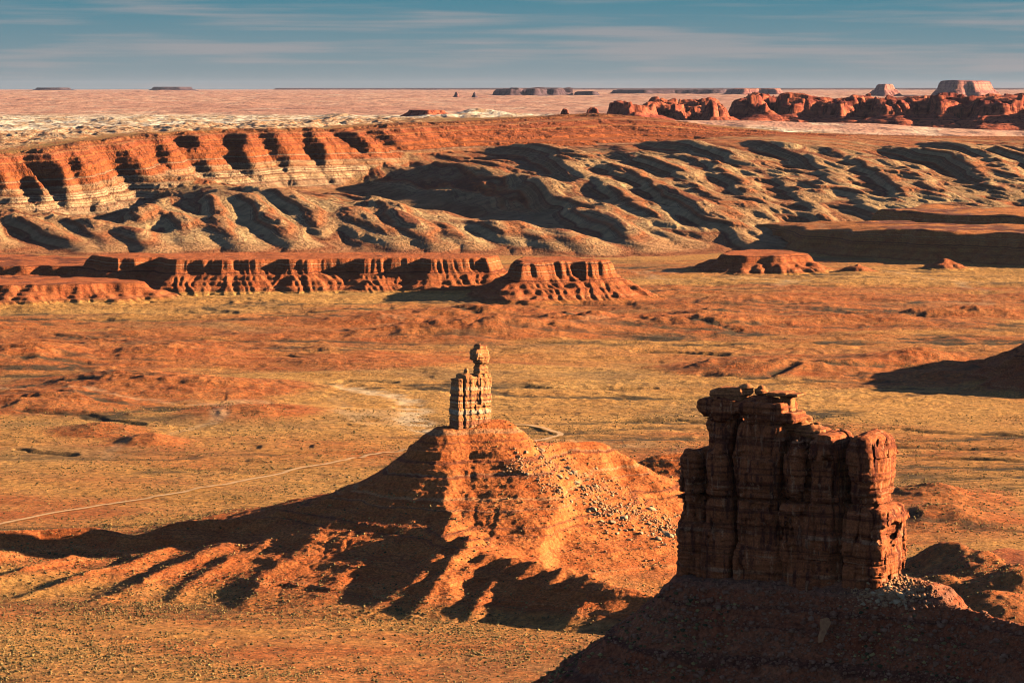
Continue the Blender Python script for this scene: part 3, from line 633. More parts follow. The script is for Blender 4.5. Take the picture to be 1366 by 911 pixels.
# ================================================================== BUTTE SLOPES
def slopes(lines, x0, x1, y0, y1, dxe, dxo, zfloor, warp, er, seed, ledges, spur=None, extra=None, kcap=None):
    X, Y = np.meshgrid(np.arange(x0, x1, dxe), np.arange(y0, y1, dxe))
    wx = X+warp[1]*fbm(X, Y, warp[0], 3, seed); wy = Y+warp[1]*fbm(X, Y, warp[0], 3, seed+3)
    acc = np.zeros(X.shape)
    k = .25
    for s0, line, *rest in lines:
        d, zc, _ = seg_field(wx, wy, line); d = np.maximum(d-(rest[1] if len(rest) > 1 else 0), 0); Hh = (zc-zfloor)*(rest[0] if rest else 1.25)
        z = zc-Hh*(1-np.exp(-d*s0/Hh)); acc = acc+np.exp(np.clip(k*(z-zfloor), 0, 60))-1
    z = zfloor+np.log(1+acc)/k
    if spur: z = z+spur[1]*(ridged(X, Y, spur[0], 3, seed+7)-.3)*smooth(zfloor+1, zfloor+14, z)
    Km = 1.0
    if kcap: Km = Km*smooth(kcap[0], kcap[1], z)
    z, A = erode(z, dxe, er[0], er[1], .5, er[2], Km)
    Xo, Yo = np.meshgrid(np.arange(x0+2*dxe, x1-3*dxe, dxo), np.arange(y0+2*dxe, y1-3*dxe, dxo))
    zo = sample(z, x0, y0, dxe, Xo, Yo)
    st = zo.copy(); zz = zo+1.5*fbm(Xo, Yo, 40, 3, seed+11)
    up = smooth(zfloor+8, zfloor+30, zo)
    for (z0, wd, am) in ledges:
        g = np.exp(-((zz-z0)/wd)**2)*(.6+.8*fbm(Xo, Yo, 30, 2, seed+14)+.5)
        zo = zo+am*np.tanh((zz-z0)/(wd*.35))*g
    zo = zo+.3*up*np.sin(zz*2*np.pi/4.1)+.9*up*ridged(Xo, Yo, 11, 4, seed+15, .6)+.6*fbm(Xo, Yo, 5, 3, seed+17, .65)
    if extra: zo = extra(Xo, Yo, zo)
    return Xo, Yo, zo, st

SPX = 2300.
sl = [
 (1.0, [(-52,2291,101), (-33,2300,103), (-14,2310,103)], 1.15, 11),
 (.62, [(-14,2310,102), at(690,585,2330), at(720,608,2350), at(770,640,2350), at(820,680,2330), at(880,725,2290)]),
 (.75, [at(598,590,2285), at(594,620,2260), at(594,660,2215), at(600,705,2165), at(645,738,2110), at(700,752,2075), at(760,766,2040), at(830,784,2000), at(885,802,1975), at(960,835,1920)]),
 (.80, [at(596,585,2290), at(566,592,2290), at(545,612,2285), at(515,636,2275), at(470,656,2262), at(400,674,2255), at(330,690,2262), at(275,692,2270), at(240,696,2255), at(180,712,2255), at(120,702,2275), at(60,704,2270), at(-10,707,2265), at(-120,712,2260)]),
 (.70, [at(680,578,2350), at(740,588,2400), at(800,588,2420), at(832,604,2420)]),
 (.45, [at(790,648,2350), at(850,652,2390), at(905,650,2420), at(1000,660,2430)]),
 (.62, [at(845,622,2480), at(872,606,2490), at(903,598,2500), at(940,606,2500), at(1010,640,2480)]),
]
rsp = np.random.RandomState(8)
for (px, Y1, px2, py2, Y2, s) in [(600,2160,500,826,2016,.85),(632,2122,545,836,2000,.95),(668,2092,585,828,2010,.9),(696,2077,622,842,1990,1.),(722,2062,655,834,2000,.9),(754,2043,686,850,1978,1.),(782,2026,722,842,1988,.95),(812,2011,752,858,1966,1.),(838,1996,785,856,1970,.95),(885,1975,840,880,1935,.95),
    (560,2283,415,800,2048,.55),(500,2270,320,800,2048,.55),(430,2256,225,786,2070,.55),(345,2262,100,800,2050,.5),(270,2268,10,775,2080,.5),(180,2255,-90,775,2080,.5),(60,2270,-220,770,2090,.5)]:
    a = None
    for s0, line, *r in sl[:4]:
        for p in line:
            if a is None or abs(p[0]-gx(px, p[1])) < abs(a[0]-gx(px, a[1])) and s0 in (.75, .80): a = p if s0 in (.75, .80) else a
    b = at(px2, py2, Y2); x1_, y1_ = gx(px, Y1), Y1
    z1 = np.interp(px, [60,180,270,345,430,500,560], [20,20,23,28,34,40,50]) if (Y1 > 2200) else np.interp(px, [600,668,722,782,838,885], [42,33,31,26,22,19])
    z1 = z1*rsp.uniform(.85, 1.15); bend = rsp.uniform(-14, 14)
    m = [(x1_+(b[0]-x1_)*t+bend*math.sin(t*3.1), y1_+(b[1]-y1_)*t, z1*(1-t)**.8+1.5) for t in ((0, .25, .5, .75, 1) if Y1 < 2200 else (.3, .5, .75, 1))]
    sl.append((s, m, 1.1))
def ext_s(X, Y, z): return z
bX, bY, bZ, bS = slopes(sl, -560, 330, 1880, 2700, 2.0, 1.0, -1.0, (70, 14), (34, .004, .03), 300,
     [(92, 2.0, .9), (82, 3.0, 1.9), (70, 2, .7), (56, 2.5, 1.0), (47, 2, .8), (36, 2, .9), (27, 2, .8), (18, 2, .8), (10, 1.5, .7)], spur=(30, 1.5))
bg, _ = ground(bX, bY); bZ = bZ+(bg-.6)*smooth(24, 3, bZ)
log('spire butte slopes')
def H_spire(x, y): return sample(bZ, bX[0,0], bY[0,0], 1.0, x, y)

sn = [
 (1.0, [at(945,795,1314)[:2]+(149,), (125, 1300, 151), (168, 1279, 152), (178, 1272, 151)], 1.6, 17),
 (.95, [(182, 1268, 150), at(1250,797,1252), at(1290,807,1240), at(1366,826,1215), at(1460,850,1185), at(1600,900,1130)], 1.6),
 (1.0, [(76, 1324, 140), (62, 1330, 124), (44, 1332, 107), (15, 1337, 84)], 1.6),
]
def ext_n(X, Y, z): return z
nX, nY, nZ, nS = slopes(sn, -160, 480, 1000, 1580, 1.8, .75, -1.0, (60, 9), (45, .010, .04), 330,
     [(138, 1.6, 1.2), (129, 1.8, 1.6), (117, 2.2, 2.2), (108, 1.6, 1.3), (99, 1.8, 1.6), (88, 2, 1.6), (75, 2, 1.6), (60, 2, 1.5), (45, 2, 1.4), (30, 2, 1.2)], spur=(26, 2.4), kcap=(150, 138))
ng, _ = ground(nX, nY); nZ = nZ+(ng-.6)*smooth(24, 3, nZ)
log('near butte slopes')
def H_near(x, y): return sample(nZ, nX[0,0], nY[0,0], .75, x, y)

# ================================================================== ROCK TOWERS
def rbox(p, c, b, r):
    q = [np.abs(p[i]-c[i])-(b[i]-r) for i in range(3)]
    return np.sqrt(sum(np.maximum(v, 0)**2 for v in q))+np.minimum(np.maximum(np.maximum(q[0], q[1]), q[2]), 0)-r
def ell(p, c, b):
    q = np.sqrt(sum(((p[i]-c[i])/b[i])**2 for i in range(3))); return (q-1)*min(b)
def smin(a, b, k):
    h = np.clip(.5+.5*(b-a)/k, 0, 1); return b+(a-b)*h-k*h*(1-h)
def rock(name, fn, lo, hi, h, mat, parent, R, base):
    ax = [np.arange(lo[i], hi[i]+h, h, dtype=f32) for i in range(3)]
    cx = [np.arange(lo[i], hi[i]+5*h, 4*h, dtype=f32) for i in range(3)]
    Dc = fn(np.meshgrid(*cx, indexing='ij'))                     # coarse pass, then full detail only near the surface
    for i in range(3):
        u = (ax[i]-lo[i])/(4*h); j = np.minimum(u.astype(int), Dc.shape[i]-2); a = (u-j).astype(f32); sh = [1,1,1]; sh[i] = -1
        Dc = np.take(Dc, j, i)*(1-a.reshape(sh))+np.take(Dc, j+1, i)*a.reshape(sh)
    D = Dc.astype(f32); K = np.nonzero(np.abs(D) < 3.2)
    D[K] = fn([ax[i][K[i]] for i in range(3)])
    V, Q = surface_nets(D, lo, h)
    a, b, c = V[Q[:,0]], V[Q[:,1]], V[Q[:,2]]
    if np.einsum('ij,ij->i', a, np.cross(b, c)).sum() < 0: Q = Q[:, ::-1]
    Vw = np.stack([V[:,0]*R[0]-V[:,1]*R[1], V[:,0]*R[1]+V[:,1]*R[0], V[:,2]], 1)
    me = raw_mesh(name, Vw, Q); o = link(name, me, mat, parent); log('%s %d' % (name, len(V))); return o
def n3(p, s, octs=3, seed=0, zs=1.0, gain=.5):
    o = 0; a = 1; k = 1/s; n = 0
    for i in range(octs):
        o = o+a*perlin3(p[0]*k+i*7.7, p[1]*k-i*3.1, p[2]*k*zs+i*5.3, seed+i); n += a; a *= gain; k *= 2.05
    return o/n
def blocky(p, w, su, sz_, seed):
    """random offsets per joint-bounded block: flat broken faces and sharp steps"""
    i = np.floor((p[0]+.5*w*su*.3)/su).astype(np.int64); zz = p[2]+sz_*.5*((i*7919) % 13)/13.+.6*w
    k = np.floor(zz/sz_).astype(np.int64); j = np.floor((p[1]+50)/(su*1.7)).astype(np.int64)
    h = (i*73856093 ^ k*19349663 ^ j*83492791 ^ seed*2654435) & 0xffff
    return h.astype(f32)/32768.-1
def beds(z, seed, scale, octs=4):
    o = 0; a = 1; k = 1/scale
    for i in range(octs): o = o+a*perlin(z*k, np.full_like(z, i*3.7+seed), 400+seed); a *= .6; k *= 2.1
    return o

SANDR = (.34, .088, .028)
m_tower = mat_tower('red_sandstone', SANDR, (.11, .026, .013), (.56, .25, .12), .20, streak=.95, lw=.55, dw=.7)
m_cap = mat_tower('cap_sandstone', (.46, .15, .05), (.20, .06, .025), (.56, .30, .13), .6, streak=.15)
near = empty('tower_butte', (125.5, 1300, 148)); tag(near, 'massive dark red sandstone tower with blocky cap on a shadowed talus, nearest the viewer', 'butte')
RN = (.892, -.452); ZB = 148.
COL = [(-48.5,-32.5,59,1,13,10.5), (-36.5,-19.5,73.5,0,16,3.5), (-21.5,2,73,-1,17,4), (-1,17,69.5,2.5,14,4.5), (14.5,30.2,69,-3,15,7), (30.6,48,70.5,-.5,16.5,10)]
LOW = [(-50,-36,0,.8,15,4), (-38,-19,0,-.8,17,4), (-21,4,0,.8,17.5,4), (2,20,0,-1.8,16.5,4), (18,33,0,1.5,16.0,4), (31,50.5,0,-1,17.5,4)]
def fn_near(p):
    u, v, z = p
    w = n3([u, v, z], 22, 2, 410)
    uu = u+2.6*w; vv = v+3.0*n3([u, v, z], 15, 2, 415)
    D = None
    for i, (a, b, t, vo, hv, r) in enumerate(COL):
        bul = 1.0*np.sin((z-20)/14.+i*1.7)
        d = rbox([uu, vv, z], ((a+b)/2, vo, 30), ((b-a)/2, hv+bul*.6, t-30), r)
        D = d if D is None else smin(D, d, .9)
    for i, (a, b, t, vo, hv, r) in enumerate(LOW):
        d = rbox([uu, vv, z], ((a+b)/2, vo, 12), ((b-a)/2, hv, 27.5-1.2*(i % 3)), r)
        D = smin(D, d, .7)
    for (c, b) in [((-27,-15.5,50),(6,5,20)), ((-9,-16.5,54),(8,4.5,17)), ((-14,-17,38),(4.5,3.5,12)), ((9,-15.5,52),(5,4,13)), ((22,-15.5,60),(7,5,9)), ((22,-16,44),(6.5,3.5,11)), ((39,-13,58),(7,7,12)), ((42,-2,52),(6,13,16)), ((-42,-13,46),(6,5,14)), ((-43,-14,20),(6,4.5,17)), ((44,2,30),(7,14,9)), ((9,-16,16),(3.2,2.6,17)), ((16,-16.5,22),(2.6,2.2,12))]:
        D = smin(D, ell(p, c, b), 1.6)
    D = D-beds(z+1.5*w, 1, 12.0, 2)*.5*(.7+.6*n3(p, 16, 2, 425))                 # harder and softer beds
    D = D-.28*np.sin((z+1.2*w)*2*np.pi/2.7)*np.clip(.5+1.5*n3(p, 14, 1, 449), 0, 1)
    for (zc, wd, dp) in [(38.5, .6, 2.6), (41.6, .35, .9), (12.6, .35, .9), (8.6, .3, .6), (3.8, .35, .5)]:
        D = D+dp*np.exp(-((z+.5*w-zc)/wd)**2)*(.6+.8*np.clip(n3(p, 12, 1, 430)+.4, 0, 1))
    fl = 1-np.abs(n3([u, v, z*.16], 7.5, 2, 435))*2.4                              # vertical joints
    D = D+2.2*np.maximum(fl-.72, 0)*4*np.clip(.35+1.6*n3(p, 20, 1, 437), 0, 1)
    D = D+1.0*np.abs(n3([u, v, z*.5], 9, 2, 438))-.3
    for (uc, dp, wd, zt, zb) in [(-20.5, 5.5, .9, 90, -9), (-35, 3.5, 1.1, 90, -9), (2.0, 2.4, .7, 62, 8), (15.5, 2.5, .8, 90, 30), (30.4, 8, 1.3, 90, 34), (31.2, 3, 1.0, 36, -9), (-12, 1.6, .5, 60, 44)]:
        g = np.exp(-((uu-uc-.8*np.sin(z/9.+uc))/wd)**2)*smooth(-4, -13, v)*smooth(zb-3, zb+5, z)*smooth(zt+3, zt-3, z)
        D = D+dp*.5*g
    D = np.maximum(D, -ell(p, (51.5, -7, 26), (5.2, 12.5, 7.5)))                # wind-scooped alcove
    D = np.maximum(D, -ell(p, (50.5, 3, 44.2), (6, 7, 2.6)))
    D = np.maximum(D, -ell(p, (23.5, -18.5, 57.5), (6.5, 3.6, 3.6)))
    D = D+.55*n3(p, 6.5, 3, 440)+.35*n3(p, 1.8, 2, 445)+(.95*blocky(p, w, 6.5, 10., 1)+.5*blocky(p, 2*w, 2.9, 4.3, 2))*smooth(72, 60, z)+.3*blocky(p, 2*w, 1.5, 1.9, 3)
    endw = smooth(38, 46, u)*smooth(24, 16, z)
    D = D+endw*1.3*n3([u, v, z*.3], 3.2, 2, 447)
    return D
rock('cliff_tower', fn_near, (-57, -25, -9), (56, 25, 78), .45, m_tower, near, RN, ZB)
def fn_cap(parts, seed, amp=.8, bed=.7):
    def fn(p):
        w = n3(p, 7, 2, seed); D = None
        for kind, c, b, r in parts:
            q = [p[0]+.9*w, p[1]-.7*w, p[2]]
            d = rbox(q, c, b, r) if kind == 'b' else ell(q, c, b); D = d if D is None else smin(D, d, .8)
        D = D-beds(p[2]+.3*w, seed % 9, 3.4, 3)*bed
        return D+amp*n3(p, 3.5, 3, seed+4)+.45*blocky(p, w, 3.1, 2.3, seed)
    return fn
rock('cap_rock', fn_cap([('e',(-27.5,-9,74.5),(6.5,8,4.5),2.2),('b',(-28.5,-9.5,79.1),(9.8,9.5,3.5),2.6),('b',(-28.5,-9.5,77),(8.2,9,3),2.2)], 450), (-42,-22,68), (-16,6,86), .4, m_tower, near, RN, ZB)
rock('cap_rock', fn_cap([('b',(-8,-9,74.8),(8.5,8.5,3.8),2.8),('b',(-8,-9,77.2),(10.5,9,2.6),2.2),('b',(-8,-9.5,79.0),(12,10,3.0),1.8),('e',(-10,-9,82.2),(10.5,8,2.8),1),('b',(-1,-10,75.6),(9.5,9,2.4),1.6)], 455), (-24,-21,68), (10,5,88), .4, m_tower, near, RN, ZB)
rock('cap_rock', fn_cap([('b',(1.5,-8,80),(2.8,3,5.5),1),('b',(1.5,-8,85.4),(7.2,5.5,.8),.6)], 460, .5, .3), (-9,-17,72), (12,1,89), .35, m_cap, near, RN, ZB)
rock('cap_rock', fn_cap([('b',(-24,-9,84.4),(6.5,5.5,2.8),1.8),('e',(-30.5,-10,83.6),(4.8,4.5,3.2),1),('e',(-18,-9,86.2),(3.2,3,2.9),1)], 465, .5, .4), (-37,-17,79), (-12,0,91), .35, m_cap, near, RN, ZB)
rock('cap_rock', fn_cap([('e',(-11.5,-7,86.3),(3,2.8,2.6),1)], 470, .4, .2), (-18,-13,80), (-5,0,91), .35, m_cap, near, RN, ZB)
rock('cap_rock', fn_cap([('e',(4,-7,71.5),(4.5,5,3.8),1),('e',(9,-8,70.5),(4,4.5,3.6),1),('e',(13.5,-9,69),(3.8,4,4),1),('e',(17,-8,68.6),(3,3.5,3.2),1),('e',(7,-2,73),(4,4,3),1),('e',(15,-6,71.5),(2,2,2),1)], 475, .5, .4), (-3,-18,62), (24,6,80), .35, m_cap, near, RN, ZB)
m_tal = mat_slope('dark_talus', (.29, .066, .024), (.37, .11, .045), (.17, .05, .025), (.34, .17, .10), .13, .5, True, .9, .25)
def local_grid(name, X, Y, Z, S, gr, mat, parent, origin):
    me = grid_mesh(name, X, Y, Z, dict(strat=S, foot=Z-gr), keep=(Z > gr-1.2), origin=origin); return link(name, me, mat, parent)
local_grid('talus_slope', nX, nY, nZ, nS, ng, m_tal, near, (125.5, 1300, 148))

# ---- slender spire
sx, sy, sz = gx(627.5, 2300)+0., 2300., 97.
spire = empty('spire_butte', (sx, sy, sz)); tag(spire, 'sunlit slender sandstone spire with balanced head on a wide orange talus cone', 'butte')
RS = (.83, .56)
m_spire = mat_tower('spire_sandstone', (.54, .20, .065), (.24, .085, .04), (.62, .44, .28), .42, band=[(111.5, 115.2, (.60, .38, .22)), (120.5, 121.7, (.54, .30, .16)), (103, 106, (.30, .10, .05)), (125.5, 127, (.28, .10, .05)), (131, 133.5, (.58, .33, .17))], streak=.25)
def fn_sp(p):
    u, v, z = p; w = n3(p, 12, 2, 500)
    uu = u*1.12+1.0*w; D = None
    for (a, b, t, hv, r) in [(-18.6,-11,43.5,6.5,1.4), (-12.5,-3,46,7,1.3), (-6,6,44.5,7.4,1.3), (2,12,46,7.2,1.3), (9,17.2,46.5,7,1.5)]:
        d = rbox([uu, v, z], ((a+b)/2, 0, 18), ((b-a)/2, hv, t-18), r); D = d if D is None else smin(D, d, 1.6)
    D = D-beds(z+.4*w, 5, 7.5, 3)*.4
    for (zc, dp) in [(14, .8), (19.3, .6), (24.5, .5)]: D = D+dp*np.exp(-((z+.4*w-zc)/.5)**2)
    fl = 1-np.abs(n3([u, v, z*.2], 5, 2, 505))*2.4
    D = D+1.0*np.maximum(fl-.75, 0)*4*np.clip(1.2*n3(p, 12, 1, 508), 0, .4)+.5*blocky(p, 2*w, 4.4, 11, 5)+.25*blocky(p, 2*w, 1.7, 3.1, 6)
    D = D+np.exp(-((u+10.6)/.8)**2)*1.3
    D = D-1.6*smooth(4, -8, z)+1.2*smooth(20, 46, z)*smooth(-8, -17, u)
    return D+.75*n3(p, 5, 3, 510)+.3*n3(p, 1.5, 1, 512)
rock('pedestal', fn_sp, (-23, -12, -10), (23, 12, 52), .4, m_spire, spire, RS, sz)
def fn_hd(p):
    w = n3(p, 6, 2, 520); q = [p[0]+.7*w, p[1]-.6*w, p[2]]
    D = smin(rbox(q, (9.6, 0, 49), (4.6, 4.2, 5), 1.2), rbox(q, (9.4, 0, 59.5), (5.5, 5.2, 6.4), 2.6), 1.2)
    D = smin(D, rbox(q, (6.2, -.5, 61.5), (5.6, 4.8, 4.2), 2), 1.4); D = smin(D, rbox(q, (9.2, 0, 66.2), (4.4, 4.2, 3.6), 2.2), 1.6)
    D = D+1.0*np.exp(-((p[2]+.4*w-52.5)/1.0)**2)+.3*blocky(p, w, 2.6, 3.3, 7)-beds(p[2]+.3*w, 6, 3.5, 3)*.5
    return D+.6*n3(p, 2.8, 3, 523)
rock('balanced_head', fn_hd, (-2, -8, 42), (17, 8, 74), .33, m_spire, spire, RS, sz)
rock('knob', lambda p: smin(ell(p, (-4.2, 0, 48.3), (1.9, 1.8, 2.8)), rbox(p, (-4.4, 0, 44.5), (2.2, 2.2, 2.6), .8), .5)+.4*n3(p, 2, 2, 530), (-8, -4, 41), (-1, 4, 53), .3, m_spire, spire, RS, sz)
m_cone = mat_slope('orange_talus', (.46, .105, .026), (.55, .165, .045), (.27, .075, .03), (.60, .34, .16), .20, .45, True, 1.0, .35)
local_grid('talus_slope', bX, bY, bZ, bS, bg, m_cone, spire, (sx, sy, sz))

# ================================================================== VALLEY FLOOR
H0 = CAMZ*2904.
inv = np.arange(1/900., 1/7600., -.62/H0); rows = 1/inv
X, Y = radial(rows, .2, .0004, wide=.6)
Z, M = ground(X, Y)
wd, _, _ = seg_field(X, Y, WASH); wash = smooth(26, 6, wd+14*fbm(X, Y, 50, 3, 131))
wv = np.abs(fbm(X, Y*.7, 700, 4, 133)); wash = np.clip(wash+.35*smooth(.035, .012, wv)*smooth(2600, 3300, Y)*smooth(0, .3, fbm(X, Y, 900, 2, 135)), 0, 1)
Z = Z-1.5*wash
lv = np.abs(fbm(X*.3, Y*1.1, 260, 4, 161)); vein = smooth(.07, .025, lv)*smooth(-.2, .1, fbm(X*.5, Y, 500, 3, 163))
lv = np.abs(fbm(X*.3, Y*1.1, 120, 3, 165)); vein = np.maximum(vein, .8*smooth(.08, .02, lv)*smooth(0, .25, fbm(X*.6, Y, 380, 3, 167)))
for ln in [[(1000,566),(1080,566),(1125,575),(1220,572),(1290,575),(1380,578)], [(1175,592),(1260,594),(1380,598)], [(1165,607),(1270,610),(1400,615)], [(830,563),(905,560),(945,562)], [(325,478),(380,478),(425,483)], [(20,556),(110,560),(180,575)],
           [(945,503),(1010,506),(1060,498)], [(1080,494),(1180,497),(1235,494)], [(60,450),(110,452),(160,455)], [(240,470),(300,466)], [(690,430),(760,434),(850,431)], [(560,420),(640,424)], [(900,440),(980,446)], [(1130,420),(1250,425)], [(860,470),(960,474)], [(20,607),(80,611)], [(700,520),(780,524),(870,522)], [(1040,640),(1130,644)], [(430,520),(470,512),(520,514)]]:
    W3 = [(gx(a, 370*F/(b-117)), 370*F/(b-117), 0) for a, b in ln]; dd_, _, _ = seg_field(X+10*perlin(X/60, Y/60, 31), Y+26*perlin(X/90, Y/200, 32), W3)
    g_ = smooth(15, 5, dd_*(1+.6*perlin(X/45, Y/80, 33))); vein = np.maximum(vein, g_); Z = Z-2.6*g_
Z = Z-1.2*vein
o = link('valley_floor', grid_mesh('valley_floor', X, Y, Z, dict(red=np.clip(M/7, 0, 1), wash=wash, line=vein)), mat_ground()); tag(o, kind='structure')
log('ground %d' % Z.size)
far_rows = np.array([-3000., -1000, 0, 300, 600, 905]); gx_, gy_ = np.meshgrid(np.linspace(-4000, 4000, 30), far_rows)
o = link('ground', grid_mesh('ground', gx_, gy_, gx_*0-6, dict(red=gx_*0, wash=gx_*0, line=gx_*0)), bpy.data.materials['desert_floor']); tag(o, kind='structure')

def road(name, pts, width):
    t = NT('pale_dirt'); col = t.mix(t.rng(t.noise(t.pos, .1, 4), .35, .65), (.58, .32, .15), (.68, .42, .22)); t.done(col)
    P = np.array(pts)[:, :2]; seg = np.hypot(*(P[1:]-P[:-1]).T); L = np.concatenate([[0], np.cumsum(seg)]); s = np.arange(0, L[-1], 5.)
    for _ in range(1):
        cx = np.interp(s, L, P[:,0]); cy = np.interp(s, L, P[:,1])
    k = np.ones(15)/15; pad = lambda a: np.convolve(np.pad(a, 7, mode='edge'), k, 'valid')
    cx, cy = pad(cx)+2.5*perlin(s/70, s*0, 9), pad(cy)+3*perlin(s/90, s*0+4, 9)
    tx, ty = np.gradient(cx), np.gradient(cy); n = np.hypot(tx, ty); nx, ny = -ty/n, tx/n
    o = np.array([-1, -.5, 0, .5, 1])[:, None]*width/2; X = cx+nx*o; Y = cy+ny*o; Z = ground(X, Y)[0]+.45; Z = np.maximum(Z, Z.max(0)[None])+.45
    ob = link(name, grid_mesh(name, X, Y, Z), t.m); tag(ob, kind='structure')
road('dirt_road', TRACK1, 5.2); road('dirt_road', TRACK2, 6.5)

# ================================================================== BOULDERS AND SCRUB
rs = np.random.RandomState(12); RUB = []
import bmesh
def boulder_mesh(name, seed, mat, flat=.7):
    bm = bmesh.new(); bmesh.ops.create_icosphere(bm, subdivisions=3, radius=1); r = np.random.RandomState(seed)
    N = r.normal(size=(9, 3)); N /= np.linalg.norm(N, axis=1)[:, None]; dd = r.uniform(.55, .85, 9)
    for v in bm.verts:
        c = np.array(v.co); s = N@c
        m = min([1.0]+[dd[i]/s[i] for i in range(9) if s[i] > dd[i]]); c = c*m; c[2] *= flat
        v.co = c
    me = bpy.data.meshes.new(name); bm.to_mesh(me); bm.free(); me.materials.append(mat); return me
def mat_boulder(name, c1, c2):
    t = NT(name); n = t.noise(t.pos, .5, 4, .6); col = t.mix(t.rng(n, .35, .65), c1, c2); t.bump(n, .6, .6); return t.done(col)
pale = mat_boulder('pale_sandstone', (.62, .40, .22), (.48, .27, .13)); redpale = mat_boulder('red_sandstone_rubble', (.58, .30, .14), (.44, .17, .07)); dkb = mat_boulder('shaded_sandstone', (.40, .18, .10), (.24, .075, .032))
pm = [boulder_mesh('boulder', 40+i, pale, .6) for i in range(6)]; dm = [boulder_mesh('boulder', 60+i, dkb, .7) for i in range(5)]
def boulders(P, sizes, meshes, label, group):
    for i, (p, s) in enumerate(zip(P, sizes)):
        if not np.isfinite(p[0]): continue
        o = bpy.data.objects.new('boulder', meshes[i % len(meshes)]); C.objects.link(o)
        o.location = (p[0], p[1], p[2]+s*.22); o.scale = (s*rs.uniform(.8, 1.5), s*rs.uniform(.7, 1.1), s*rs.uniform(.7, 1.1)); o.rotation_euler = (rs.uniform(-.3, .3), rs.uniform(-.3, .3), rs.uniform(0, 6.3))
        tag(o, label, 'boulder', group)
t = rs.rand(150)**.8; o_ = rs.normal(size=150)
bpx = 690+t*205+o_*13; bpy_ = 606+t*112+o_*-9+rs.normal(size=150)*6
boulders(hit(bpx, bpy_, H_spire, 1950, 2600), np.clip(rs.lognormal(.3, .5, 150), .9, 4.2), pm, 'pale sandstone boulder strewn down the right slope of the spire butte', 'pale boulders on the slope of the spire butte')
bpx = np.concatenate([rs.uniform(1140, 1215, 60), rs.uniform(1160, 1240, 25)]); bpy_ = np.concatenate([rs.uniform(772, 812, 60), rs.uniform(785, 808, 25)])
boulders(hit(bpx, bpy_, H_near, 1100, 1400, 900), np.clip(rs.lognormal(-.25, .45, 85), .4, 2.4), pm, 'broken sandstone block in the rubble at the right foot of the dark tower', 'rubble blocks at the foot of the tower')
bpx = rs.uniform(880, 1366, 55); bpy_ = rs.uniform(785, 900, 55)
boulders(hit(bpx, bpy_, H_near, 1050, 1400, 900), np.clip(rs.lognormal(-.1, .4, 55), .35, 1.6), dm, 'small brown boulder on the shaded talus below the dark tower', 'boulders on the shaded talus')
for (px, py, s, lb) in [(868, 681, 5.2, 'long pale boulder, largest in the rubble low on the spire butte slope'), (802, 696, 2.6, 'rounded pale boulder alone left of the rubble field')]:
    p = hit(px, py, H_spire, 1950, 2600)[0]; o = bpy.data.objects.new('boulder', pm[1]); C.objects.link(o); o.location = (p[0], p[1], p[2]+s*.25); o.scale = (s, s*.5, s*.6); o.rotation_euler = (0, .2, .2); tag(o, lb, 'boulder')
p = hit(1178-4, 779, H_near, 1100, 1400, 900)[0]; o = bpy.data.objects.new('boulder', pm[2]); C.objects.link(o); o.location = (p[0]-4, p[1]-3, p[2]+1); o.scale = (2.4, 2, 2.6); tag(o, 'bright squarish boulder leaning against the lit foot of the tower', 'boulder')
t = rs.rand(4200)**.8; o_ = rs.normal(size=4200)
ph_ = hit(690+t*205+o_*15, 606+t*112-o_*9+rs.normal(size=4200)*9, H_spire, 1950, 2600, 500); ph_ = ph_[np.isfinite(ph_[:, 0])]
ph_ = ph_[rs.rand(len(ph_)) < smooth(-.25, .25, fbm(ph_[:, 0], ph_[:, 1]*.5, 22, 3, 171))]
RUB.append(('rubble', ph_, np.clip(rs.lognormal(-.75, .6, len(ph_)), .2, 1.7), redpale))
ph_ = hit(rs.normal(1185, 24, 2200), rs.normal(785, 11, 2200), H_near, 1150, 1400, 400); ph_ = ph_[np.isfinite(ph_[:, 0])]
RUB.append(('rubble', ph_, np.clip(rs.lognormal(-1.1, .6, len(ph_)), .12, 1.3), redpale))
ph_ = hit(rs.uniform(800, 1400, 7000), rs.uniform(772, 930, 7000), H_near, 1050, 1400, 500); ph_ = ph_[np.isfinite(ph_[:, 0])]
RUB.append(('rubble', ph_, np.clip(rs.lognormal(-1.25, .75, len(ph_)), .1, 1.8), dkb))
# fallen slab lying in shade: its sunlit tone is put into the colour
p = hit(1096, 848, H_near, 1050, 1400, 900)[0]
bm = bmesh.new(); out = [(-6,-1.0),(-5.2,-2.0),(-1.6,-1.3),(1.8,-1.7),(5.4,-1.6),(6.6,.8),(4.4,3.0),(2.6,2.6),(.6,.8),(-3.2,.5)]; out = [(x*.66-y*.75, x*.75+y*.66) for x, y in out]
lo_ = [bm.verts.new((x, y, -1.1)) for x, y in out]; hi_ = [bm.verts.new((x*.97, y*.95, 1.1+.25*math.sin(x*2))) for x, y in out]
bm.faces.new(lo_[::-1]); bm.faces.new(hi_)
for i in range(len(out)): bm.faces.new((lo_[i], lo_[(i+1) % 10], hi_[(i+1) % 10], hi_[i]))
bmesh.ops.bevel(bm, geom=bm.edges[:], offset=.18, segments=2, affect='EDGES'); me = bpy.data.meshes.new('fallen_slab'); bm.to_mesh(me); bm.free()
o = link('fallen_slab', me, mat_boulder('sunlit_tone_sandstone', (.56, .23, .09), (.42, .15, .06)), loc=(p[0], p[1]-4.5, p[2]+3.2)); o.rotation_euler = (math.radians(72), 0, math.radians(32)); tag(o, 'pale fallen sandstone slab tilted on the dark talus below the tower', 'rock slab')

